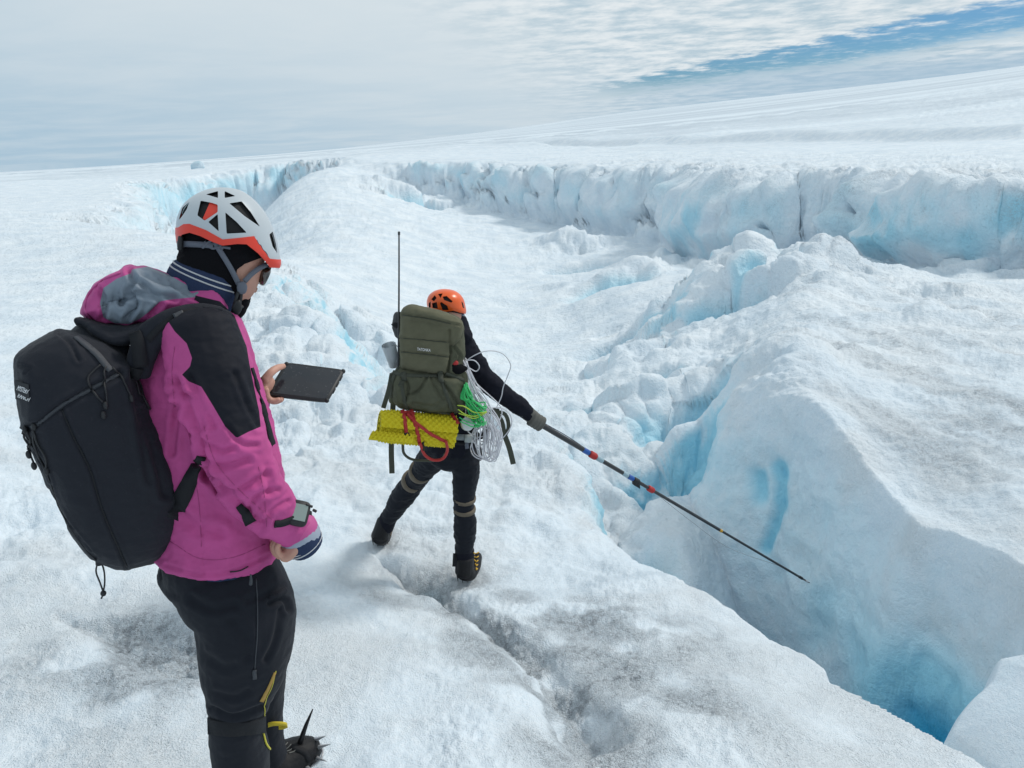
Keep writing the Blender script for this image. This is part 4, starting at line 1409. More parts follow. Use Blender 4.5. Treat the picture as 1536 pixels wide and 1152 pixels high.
    mk('button', limb([(470, 765, 1.86, 2.2, 2), (474, 767, 1.86, 2.2, 2)], seg=8), RUBBER, w)
    mk('strap', ribbon(JT, [(411, 786), (425, 784), (440, 778)], 11, 0.004, lift=0.001), WEB, w)
    mk('strap', ribbon(JT, [(458, 768), (466, 772)], 9, 0.004, lift=0.001, fallback=1.87), WEB, w)

    # neck gaiter: a knitted tube round the neck with two pale stripes
    G = [(296, 450, 2.10, 51, 50), (303, 436, 2.10, 54, 52), (309, 422, 2.10, 54, 52), (314, 409, 2.10, 50, 50), (316, 403, 2.10, 44, 46)]
    g = mk('neck_gaiter', limb(G, n=4, seg=40, round_ends=True), NAVY, r)
    gq = spline(G, 4)
    cs = [P(a[0], a[1], a[2]) for a in gq]
    for t in (0.60, 0.70):
        i = int(t * (len(cs) - 1))
        c = cs[i]
        T = (cs[i + 1] - cs[i - 1]).normalized()
        ra, rb = gq[i][3] * kpx(c) + 0.0012, gq[i][4] * kpx(c) + 0.0012
        rg = frame_rings([c - T * 0.0018, c, c + T * 0.0018], [ra] * 3, [rb] * 3, seg=48, round_ends=False)
        mk('stripe', rings_mesh(rg), CREAM, g)
    vv, ff = fuse([pillow([(350, 437), (366, 440), (375, 440), (374, 455), (367, 470), (357, 479), (345, 470), (341, 450)], 2.12, 0.05, e=0.8)], 0.003, 2)
    mk('chin_cloth', (wrinkle(vv, ff, 0.003, 0.04), ff), KNIT, g)

    # balaclava with a face opening
    big = [((x - 338) * 1.045 + 338, (y - 375) * 1.03 + 375) for x, y in head_out]
    sh = pillow(big, 2.10, 0.086, e=0.95, centre=(338, 372), n=6, rings=16)
    v, f = fuse([sh, limb([(322, 385, 2.10, 50, 48), (312, 420, 2.10, 48, 46)], seg=24)], 0.0035, 3)
    v, f = modified(v, f, [('BOOLEAN', dict(operation='DIFFERENCE', solver='EXACT', cutter=prism([(356, 404), (367, 396), (388, 388), (430, 380), (430, 470), (366, 470), (359, 440), (352, 418)], 1.7, 2.6)))])
    v = wrinkle(v, f, 0.002, 0.05, az=3.0)
    mk('balaclava', (v, f), KNIT, r)

    # sunglasses
    s = mk('sunglasses', pillow([(389, 404), (396, 399), (405, 402), (407, 407), (403, 418), (396, 429), (389, 426), (387, 415)], 2.135, 0.058, e=0.55), LENS, r)
    mk('frame', cord_world([P(389, 403, 2.07), P(398, 398, 2.075), P(406, 403, 2.08)], 0.003), CORD, s)

    build_helmet_pale(r)
    return r, JT, TT


def cord_world(pts, rad, n=5, seg=7):
    return wire(pts, rad, n=n, seg=seg)


def build_helmet_pale(r):
    D = 2.10
    out = [(263, 350), (265, 328), (276, 305), (300, 288), (330, 281), (364, 287), (393, 312), (411, 346), (420, 382), (419, 402), (400, 418), (350, 424), (300, 408), (270, 380)]
    h = thing('helmet', P(340, 350, D), 'pale grey climbing helmet with orange-red rim on the person in the pink jacket', 'helmet')
    cen = (340, 352)

    def dome(s, half):
        o = [((x - cen[0]) * s + cen[0], (y - cen[1]) * s + cen[1]) for x, y in out]
        return pillow(o, D, half, e=0.98, centre=cen, n=6, rings=26)
    up = [(250, 343), (267, 342), (275, 337), (284, 336.5), (309, 346), (334, 360), (356, 358), (381, 355), (394, 374), (405, 389), (417, 390), (440, 390)]
    lo = [(250, 367), (264, 366), (273, 352), (284, 349), (300, 354), (319, 363), (334, 368.5), (356, 366), (370, 366.5), (387, 380), (399, 393), (405, 401.5), (417, 402), (440, 402)]
    vents = [[(309, 291.5), (327, 286.5), (327, 297)], [(337, 286.5), (353, 294), (337, 297)], [(344, 305), (362.5, 302), (376, 318), (390, 340), (368, 325)],
             [(338, 318.5), (355, 333), (370, 349), (340, 350.5)], [(296, 323), (301, 301), (317, 304), (326.5, 307), (326.5, 318), (307, 331)], [(312.5, 333), (326.5, 321), (328, 347)],
             [(268, 330), (273.5, 311.5), (284, 303), (280, 314), (272, 326)], [(404, 352), (409, 347), (414, 366), (416, 380), (409, 370)]]
    cut = []
    for q in vents:
        q2 = [tuple(a) for a in spline(q + [q[0]], 1)[:-1]]
        # soften the corners
        c = []
        n = len(q)
        for i in range(n):
            a, b, d = np.array(q[i - 1]), np.array(q[i]), np.array(q[(i + 1) % n])
            la, lb = np.linalg.norm(a - b), np.linalg.norm(d - b)
            ra = min(2.2, la * 0.3)
            rb = min(2.2, lb * 0.3)
            c += [tuple(b + (a - b) / la * ra), tuple(b * 0.75 + (b + (a - b) / la * ra) * 0.125 + (b + (d - b) / lb * rb) * 0.125), tuple(b + (d - b) / lb * rb)]
        cut.append(prism(c, 1.7, D - 0.004))
        cut.append(prism(c, D + 0.004, 2.5))
    v, f = dome(1.0, 0.118)
    v, f = modified(v, f, [('BOOLEAN', dict(operation='DIFFERENCE', solver='EXACT', cutter=dome(0.94, 0.111))),
                           ('BOOLEAN', dict(operation='DIFFERENCE', solver='EXACT', cutter=prism(up + [(440, 480), (250, 480)], 1.6, 2.6)))])
    for c in cut:
        v, f = modified(v, f, [('BOOLEAN', dict(operation='DIFFERENCE', solver='EXACT', cutter=c))])
    mk('shell', (v, f), SHELLGREY, h, sharp=38)
    v, f = dome(1.008, 0.1195)
    v, f = modified(v, f, [('BOOLEAN', dict(operation='DIFFERENCE', solver='EXACT', cutter=dome(0.93, 0.110))),
                           ('BOOLEAN', dict(operation='INTERSECT', solver='EXACT', cutter=prism([(x, y - 0.8) for x, y in up] + lo[::-1], 1.6, 2.6)))])
    mk('rim', (v, f), RED, h, sharp=38)
    # foam liner seen through the vents
    v, f = dome(0.935, 0.1095)
    v, f = modified(v, f, [('BOOLEAN', dict(operation='DIFFERENCE', solver='EXACT', cutter=dome(0.88, 0.103))),
                           ('BOOLEAN', dict(operation='DIFFERENCE', solver='EXACT', cutter=prism([(x, y + 2) for x, y in up] + [(440, 480), (250, 480)], 1.6, 2.6)))])
    mk('liner', (v, f), FOAM, h)
    T = bvh((v, f))
    # orange-red inserts behind two of the vents
    for poly in ([(304, 328), (315, 303), (327.5, 305), (328, 318), (311, 333)], [(262, 338), (268, 315), (275, 309), (271, 330)]):
        for a_, b_ in ((1.6, D - 0.01), (D + 0.01, 2.6)):
            v2, f2 = dome(0.965, 0.1135)
            v2, f2 = modified(v2, f2, [('BOOLEAN', dict(operation='DIFFERENCE', solver='EXACT', cutter=dome(0.937, 0.110))),
                                       ('BOOLEAN', dict(operation='INTERSECT', solver='EXACT', cutter=prism(poly, a_, b_)))])
            if len(f2):
                mk('insert', (v2, f2), RED, h, sharp=30)
    ST = bvh(dome(1.0, 0.118))
    # small maker's squiggle
    p, n_, _ = hit(ST, 381, 357)
    xd = (hit(ST, 386, 353)[0] - p).normalized()
    lettering('logo', 'S', p, xd, (p.normalized() * -1).cross(xd), 0.0085, mat_plain('dark_print', (0.05, 0.06, 0.1), 0.5), h)
    mk('logo', cord_on(ST, [(385, 360), (388, 366), (391, 368), (394, 374), (399, 379), (402, 385)], 0.0011, 0.0005), mat_plain('grey_print', (0.12, 0.13, 0.15), 0.5), h)
    # straps: two bands meeting under the ear, buckle, nape cradle, chin strap bundle
    HT = bvh(merge(pillow([((x - 338) * 1.06 + 338, (y - 375) * 1.05 + 375) for x, y in [(272, 350), (285, 312), (320, 296), (360, 300), (390, 335), (399, 370), (397, 398), (391, 416), (386, 432), (376, 448), (355, 460), (318, 452), (290, 430), (275, 390)]], 2.10, 0.089, e=0.95, centre=(338, 372)),
                        limb([(303, 436, 2.10, 55, 54), (314, 409, 2.10, 52, 52)], seg=24)))
    st = mk('strap', ribbon(HT, [(322, 362), (330, 376), (340, 392), (349, 408), (358, 426)], 8, 0.0025, lift=0.002, n=6, hold=5, fallback=2.03), GREYWEB, h)
    mk('strap', ribbon(HT, [(399, 396), (388, 402), (376, 411), (366, 422)], 8, 0.0025, lift=0.002, n=6, hold=5, fallback=2.04), GREYWEB, h)
    mk('nape_band', ribbon(HT, [(268, 366), (284, 366), (305, 367), (320, 368)], 9, 0.004, lift=0.002, n=6, hold=5, fallback=2.08), GREYWEB, h)
    mk('nape_clip', merge(limb([(271, 356, 2.05, 4, 6), (270, 374, 2.05, 4, 6)], seg=10)), CORD, h)
    mk('adjuster', merge(cord_on(HT, [(308, 362), (318, 372), (330, 370), (345, 372)], 0.0035, 0.002, fallback=2.03), cord_on(HT, [(305, 372), (315, 362), (326, 360), (334, 374)], 0.003, 0.004, fallback=2.03)), GREYWEB, h)
    mk('buckle', pillow([(356, 424), (366, 422), (371, 430), (368, 440), (358, 441), (355, 432)], 2.025, 0.010, e=0.5), GREYWEB, h)
    mk('chin_strap', merge(cord_world([P(362, 436, 2.025), P(360, 452, 2.02), P(353, 466, 2.02)], 0.0045), cord_world([P(357, 438, 2.018), P(352, 454, 2.012), P(349, 468, 2.02)], 0.0045),
                           cord_world([P(349, 458, 2.01), P(357, 462, 2.008), P(364, 460, 2.02)], 0.004)), CORD, h)
    mk('cord_lock', pillow([(352, 452), (360, 450), (363, 462), (358, 472), (350, 470), (347, 462)], 2.01, 0.010, e=0.6), CORD, h)
    return h


def build_hood(r, JT):
    out = [(122, 470), (127, 450), (140, 428), (162, 413), (194, 403), (222, 402), (253, 413), (282, 428), (305, 440), (325, 456), (322, 476), (290, 478), (250, 480), (222, 486), (194, 489), (165, 487), (138, 482)]
    v, f = fuse([pillow(out, 2.10, 0.13, e=0.7, n=6, rings=14, centre=(225, 448))], 0.0042, 2)
    n = vnormals(v, f)
    px, py = project(v)
    front = sst(-(n * v).sum(1), 0.1, 0.9)
    open_ = np.exp(-(((px - 165) / 26) ** 2 + ((py - 450) / 27) ** 2) ** 1.5)
    v = v - n * (front * open_ * 0.05)[:, None]
    v = wrinkle(v, f, 0.007, 0.09, seed=3.0)
    v = creases(v, f, [([(194, 408), (200, 425), (192, 440), (205, 455), (190, 478)], 4, 0.009), ([(205, 420), (230, 440), (262, 448)], 4, 0.007), ([(215, 412), (250, 425), (290, 436)], 4, 0.006),
                       ([(182, 455), (205, 440), (240, 452), (228, 470)], 4, 0.007), ([(150, 435), (158, 455), (154, 478)], 4, 0.006), ([(262, 430), (290, 445), (312, 452)], 4, 0.006)])
    px, py = project(v)
    grey = [(197, 404), (222, 400), (253, 412), (285, 430), (312, 441), (290, 446), (258, 449), (240, 452), (226, 466), (210, 478), (194, 486), (172, 485), (155, 476), (150, 455), (155, 432), (175, 418), (196, 410)]
    mk('hood', (v, f), HOOD, r, attrs={'panel': poly_sd(px, py, grey)})
    mk('hood_brim', cord_on(bvh((v, f)), [(136, 478), (128, 462), (134, 440), (155, 420), (180, 410)], 0.0030, 0.0, n=8, fallback=2.1), mat_plain('pink_piping', PINK, 0.6), bpy.data.objects['hood'])
    return bvh((v, f))


def build_pack_black(JT, HT):
    out = [(22, 548), (28, 530), (75, 500), (100, 496), (130, 502), (165, 515), (200, 545), (215, 590), (238, 650), (262, 715), (272, 765), (266, 810), (245, 838), (212, 850), (178, 854), (150, 845), (125, 825), (98, 780), (72, 725), (48, 672), (32, 630), (24, 585)]
    b = thing('backpack', P(200, 845, 2.08), 'black backpack with zips and cord pulls worn by the person in pink', 'backpack')
    v, f = fuse([pillow(out, 2.06, 0.175, e=0.50, n=6, rings=16, centre=(140, 672)), limb([(120, 512, 2.07, 28, 60), (180, 530, 2.07, 20, 60)], seg=18)], 0.0045, 6)
    v = wrinkle(v, f, 0.0045, 0.14, az=1.2, seed=4.0)
    v = wrinkle(v, f, 0.0015, 0.05, seed=6.0)
    v = creases(v, f, [([(92, 612), (108, 651), (135, 705), (153, 764), (176, 818), (190, 850)], 2.5, 0.004), ([(34, 646), (68, 705), (90, 768), (144, 838)], 2.5, 0.004),
                       ([(45, 642), (59, 635), (95, 608), (135, 585), (180, 560)], 5, 0.006), ([(88, 500), (105, 515), (118, 540)], 3, 0.003), ([(28, 548), (45, 552), (38, 560)], 2, 0.002),
                       ([(215, 620), (232, 680), (248, 740)], 7, 0.006), ([(200, 560), (210, 640), (225, 720)], 6, 0.004)])
    mk('bag', (v, f), PACKBLK, b)
    T = bvh((v, f))
    mk('zip', ribbon(T, [(47, 641), (60, 634), (95, 607), (135, 584), (178, 561)], 7, 0.003, n=8, hold=5, follow=0.9), ZIP, b)
    mk('zip', ribbon(T, [(113, 506), (126, 516), (145, 532), (160, 550), (166, 556)], 10, 0.003, n=8, hold=5, follow=0.9), ZIP, b)
    mk('seam', cord_on(T, [(92, 612), (108, 651), (135, 705), (153, 764), (176, 818), (190, 850)], 0.0016, n=8), CORD, b)
    mk('seam', cord_on(T, [(36, 648), (68, 705), (92, 768), (125, 820), (144, 840)], 0.0016, n=8), CORD, b)
    for q in ([(150, 548), (140, 556), (132, 568), (138, 585), (155, 604)], [(158, 550), (156, 566), (158, 585), (160, 606)], [(168, 552), (182, 566), (192, 588), (197, 598)],
              [(38, 644), (36, 656), (45, 672), (42, 684)], [(40, 644), (48, 660), (44, 676), (52, 698)], [(50, 640), (58, 664), (70, 686), (71, 704)], [(52, 640), (52, 660), (60, 684), (69, 706)],
              [(199, 556), (210, 580), (213, 596), (226, 618)], [(196, 556), (203, 575), (207, 590), (212, 594)]):
        mk('cord_pull', cord_on(T, q, 0.0022, 0.003, n=6, fallback=1.98), CORD, b)
    for x, y, D in ((158, 608, 1.93), (155, 622, 1.93), (43, 682, 1.97), (51, 699, 1.96), (72, 705, 1.95), (226, 619, 1.92), (40, 645, 1.96), (54, 642, 1.95), (195, 597, 1.93)):
        p, nn, ok = hit(T, x, y, D)
        mk('toggle', ellipsoid(p + nn * 0.004, (0.006, 0.006, 0.010), nu=12, nv=8), CORD, b)
    mk('haul_cord', merge(wire([P(149, 838, 2.0), P(144, 856, 1.99), P(150, 874, 1.99), P(155, 888, 1.99)], 0.002), wire([P(150, 838, 2.0), P(156, 856, 1.99), P(157, 874, 1.99), P(155, 888, 1.99)], 0.002),
                          limb([(148, 834, 2.0, 5, 5), (150, 846, 1.995, 6, 5)], seg=10), ellipsoid(P(155, 890, 1.99), (0.007, 0.007, 0.008), nu=10, nv=8), wire([P(155, 890, 1.99), P(152, 898, 1.99)], 0.002)), CORD, b)
    # woven label
    lab = mk('label', ribbon(T, [(33, 571), (33, 600)], 21, 0.0015, lift=0.001, n=6, hold=7), CORD, b)
    def lab_pt(x, y):
        a, b = hit(T, x, y)[0], hit(T, 42, y)[0]
        return P(x, y, 1).normalized() * (b.length + 0.35 * (a.length - b.length) - 0.004)
    p0, p1 = lab_pt(25, 585), lab_pt(41, 591)
    n0 = -p1.normalized()
    q4 = [lab_pt(22, 571), lab_pt(43, 577), lab_pt(44, 602), lab_pt(23, 597)]
    mk('patch', rings_mesh([[q + n0 * 0.001 for q in q4], [q - n0 * 0.003 for q in q4]]), CORD, lab, smooth=False)
    xd = (p1 - p0).normalized()
    yd = n0.cross(xd).normalized()
    if yd.z < 0:
        yd = -yd
    lettering('lettering', 'MYSTERY', p0 + n0 * 0.003, xd, yd, 0.0105, WHITEPR, lab, width=(p1 - p0).length * 1.02)
    p0 = lab_pt(26, 596)
    lettering('lettering', 'RANCH', p0 + n0 * 0.003, xd, yd, 0.0105, WHITEPR, lab, width=(p1 - p0).length * 0.95)
    # harness: yoke, shoulder strap, load lifter, lower webbing
    AT = [JT, HT, T]
    v, f = fuse([limb([(208, 560, 1.95, 17, 12), (214, 530, 1.94, 20, 12), (228, 503, 1.935, 21, 11), (252, 486, 1.93, 20, 11), (280, 475, 1.94, 18, 10), (312, 472, 1.96, 16, 9), (340, 480, 1.985, 14, 8)], n=6, seg=18, sq=0.7)], 0.003, 3)
    ss = mk('shoulder_strap', (wrinkle(v, f, 0.002, 0.05), f), PACKBLK, b)
    v, f = fuse([limb([(130, 486, 2.10, 7, 60), (165, 498, 2.08, 11, 70), (200, 500, 2.05, 14, 70), (232, 488, 2.02, 12, 50), (262, 470, 1.99, 8, 26), (300, 462, 1.97, 6, 18), (330, 465, 1.98, 5, 12)], n=6, seg=18, sq=0.7)], 0.003, 3)
    mk('yoke', (wrinkle(v, f, 0.003, 0.06), f), PACKBLK, b)
    YT = bvh((v, f))
    ST = bvh(fuse([limb([(208, 560, 1.95, 17, 12), (214, 530, 1.94, 20, 12), (228, 503, 1.935, 21, 11), (252, 486, 1.93, 20, 11), (280, 475, 1.94, 18, 10), (312, 472, 1.96, 16, 9), (340, 480, 1.985, 14, 8)], n=6, seg=18, sq=0.7)], 0.003, 3))
    mk('webbing', ribbon([ST, YT], [(222, 510), (245, 488), (275, 470), (305, 468), (338, 476)], 10, 0.002, lift=0.001, n=6, hold=5, follow=0.8), WEB, ss)
    mk('strap_slider', ribbon([ST, YT], [(262, 478), (276, 472)], 15, 0.005, lift=0.002), ZIP, ss)
    mk('side_strap', ribbon([T, ST, YT, JT], [(204, 498), (208, 520), (212, 550)], 20, 0.004, lift=0.004, n=6, hold=7), WEB, b)
    mk('side_strap', ribbon([T, ST, JT], [(206, 552), (204, 562), (198, 570)], (18, 9), 0.003, lift=0.003, n=6, hold=5), WEB, b)
    mk('lower_strap', ribbon([T, JT], [(302, 684), (292, 706), (278, 736), (258, 778)], (14, 30), 0.003, lift=0.002, n=8, hold=5, follow=0.8), WEB, b)
    mk('haul_loop', wire([P(128, 484, 2.03), P(135, 497, 2.0), P(150, 508, 1.985), P(170, 512, 1.98)], 0.006, seg=8), WEB, b)
    return b


def build_tablet():
    c = [P(427, 544, 2.385), P(520, 554, 2.385), P(490, 603, 2.29), P(400, 591, 2.29)]
    cen = sum(c, Vector()) / 4
    t = thing('tablet', cen, 'black tablet in a rugged case held in the hand of the person in pink', 'tablet')
    U = ((c[1] - c[0]) + (c[2] - c[3])) / 4
    V = ((c[0] - c[3]) + (c[1] - c[2])) / 4
    N = U.cross(V).normalized()
    if N.z < 0:
        N = -N

    def slab(su, sv, z0, z1, e=0.16, bev=0.0025):
        rr = []
        for z, k_ in ((z0, 0.975), (z0 + bev, 1.0), (z1 - bev, 1.0), (z1, 0.975)):
            ring = []
            for j in range(40):
                a = 2 * math.pi * (j + 0.5) / 40
                ca, sa = math.cos(a), math.sin(a)
                ring.append(cen + U * su * k_ * math.copysign(abs(ca) ** e, ca) + V * sv * k_ * math.copysign(abs(sa) ** e, sa) + N * z)
            rr.append(ring)
        return rings_mesh(rr)
    mk('case', slab(1.0, 1.0, -0.012, 0.002), RUBBER, t)
    rim = []
    mk('screen', slab(0.90, 0.89, 0.0, 0.0028, e=0.1, bev=0.0005), SCREEN, t)
    for a, b in ((1, 1), (1, -1), (-1, 1), (-1, -1)):
        mk('corner_bumper', ellipsoid(cen + U * a * 0.945 + V * b * 0.92 - N * 0.003, (0.0075, 0.0075, 0.0075), nu=14, nv=8), RUBBER, t)
    for s in (-0.3, 0.1, 0.5):
        mk('grip_rib', box(cen + U * 1.005 + V * s - N * 0.005, U.normalized() * 0.002, V.normalized() * 0.008, N * 0.005), RUBBER, t)
    return t


def build_boot_pink(r):
    b = thing('boot', P(440, 1150, 2.25), 'black mountaineering boot below the pink jacket, seen with crampon', 'boot')
    v, f = fuse([limb([(404, 1108, 2.22, 18, 26), (408, 1135, 2.22, 20, 28), (418, 1150, 2.22, 22, 30)], seg=18),
                 limb([(412, 1152, 2.22, 30, 30), (432, 1142, 2.24, 32, 30), (450, 1132, 2.26, 27, 30), (460, 1127, 2.28, 21, 27)], seg=20)], 0.004, 3)
    v = wrinkle(v, f, 0.002, 0.05)
    mk('upper', (v, f), LEATHER, b)
    T = bvh((v, f))
    for i in range(6):
        x, y = 412 + i * 5.2, 1112 + i * 2.2
        mk('lace', cord_on(T, [(x - 5, y + 7), (x + 3, y + 4), (x + 9, y - 2)], 0.0016, 0.001), mat_lace, b)
    mk('toe_strap', ribbon(T, [(437, 1120), (446, 1124), (458, 1130), (464, 1142)], 8, 0.003, lift=0.001), WEB, b)
    cr = thing('crampon', P(460, 1150, 2.27), 'steel crampon with a tall black front bail on the boot of the person in pink', 'crampon')
    mk('frame', merge(wire([P(425, 1168, 2.2), P(450, 1158, 2.22), P(478, 1142, 2.20), P(484, 1126, 2.23), P(474, 1108, 2.29)], 0.004), wire([P(478, 1126, 2.28), P(470, 1112, 2.30), P(455, 1106, 2.30)], 0.003)), STEEL, cr)
    for q in ([(472, 1110, 2.27), (488, 1104, 2.23)], [(474, 1122, 2.25), (496, 1116, 2.20)], [(472, 1136, 2.23), (490, 1142, 2.17)], [(458, 1150, 2.20), (474, 1160, 2.14)]):
        mk('point', wire([P(*q[0]), P(*q[1])], 0.0085, r2=0.001, seg=4), STEEL, cr)
    mk('bail', rings_mesh(frame_rings([P(449, 1118, 2.24), P(453, 1105, 2.235), P(459, 1088, 2.23), P(469, 1064, 2.22)], [0.010, 0.0085, 0.0065, 0.002], [0.006, 0.005, 0.004, 0.002], seg=8)), DARKSTEEL, cr)
    nb = thing('boot', P(372, 1210, 1.98), 'near black boot of the person in pink, cut off by the bottom edge', 'boot')
    vv, ff = fuse([limb([(367, 1180, 1.97, 24, 26), (368, 1212, 1.97, 26, 30), (390, 1216, 2.0, 25, 29), (412, 1208, 2.03, 19, 25)], seg=18)], 0.005, 3)
    mk('upper', (vv, ff), LEATHER, nb)
    y = mk('pull_tab', rings_mesh([[c_ + Vector((0, 0, s_ * 0.008)) * 1.0 + CFV * t_ for s_, t_ in ((1, 0), (-1, 0), (-1, 0.0018), (1, 0.0018))] for c_ in [Vector(q_) for q_ in spline([tuple(P(*a_)) for a_ in ((398, 1089, 2.13), (410, 1086, 2.115), (424, 1086, 2.115), (431, 1088, 2.13), (424, 1091, 2.145), (410, 1092, 2.15), (400, 1092, 2.15))], 5)]]), YELLOW, b)


CFV = Vector(CF)
mat_lace = mat_plain('grey_lace', (0.16, 0.16, 0.15), 0.7)
PPINK, JT1, TT1 = build_person_pink()
HD1 = build_hood(PPINK, JT1)
build_pack_black(JT1, HD1)
build_tablet()
build_boot_pink(PPINK)


# ------------------------------------------------------------------ person with the probe pole
OLIVE = mat_plain('olive_pack_cloth', (0.085, 0.088, 0.058), 0.8, bump=0.3, bscale=700, spec=0.2, vary=0.12)
OLIVEL = mat_plain('olive_lid_cloth', (0.115, 0.112, 0.072), 0.8, bump=0.3, bscale=700, spec=0.2, vary=0.10)
OLIVEW = mat_plain('olive_webbing', (0.055, 0.060, 0.045), 0.75, bump=0.2, bscale=900, spec=0.3)
ORANGE = mat_plain('orange_helmet_shell', (0.80, 0.115, 0.015), 0.3)
DARKCLOTH = mat_plain('black_softshell', (0.009, 0.010, 0.017), 0.85, bump=0.3, bscale=400, spec=0.15)
TAN = mat_plain('tan_strap', (0.13, 0.105, 0.075), 0.75)
MATY = mat_plain('yellow_foam_mat', (0.62, 0.52, 0.020), 0.75, spec=0.25)
MATD = mat_plain('dark_hole_and_fastener', (0.03, 0.03, 0.02), 0.9)  # near-black: painted shade of the roll's open hole, also the fastener's colour
REDW = mat_plain('red_webbing', (0.40, 0.022, 0.022), 0.65, bump=0.2, bscale=900)
ROPE = mat_plain('white_cord', (0.60, 0.60, 0.64), 0.7)
GREEN = mat_plain('green_cord', (0.04, 0.50, 0.14), 0.6)
LIME = mat_plain('lime_cord', (0.45, 0.60, 0.06), 0.6)
GLOVE = mat_plain('grey_brown_glove', (0.10, 0.098, 0.088), 0.8, bump=0.4, bscale=500)
CARBON = mat_plain('dark_pole_tube', (0.020, 0.022, 0.026), 0.35, spec=0.6)
BLUE = mat_plain('blue_band', (0.015, 0.09, 0.36), 0.4)
SILVER = mat_plain('silver_band', (0.30, 0.42, 0.48), 0.35)
AMBER = mat_plain('amber_band', (0.55, 0.30, 0.02), 0.5)
HARNESS = mat_plain('grey_harness_webbing', (0.22, 0.25, 0.26), 0.7)
CLEARP = mat_plain('milky_plastic', (0.62, 0.66, 0.69), 0.35, trans=0.55)
GREYROLL = mat_plain('dark_grey_fleece', (0.055, 0.058, 0.062), 0.9)


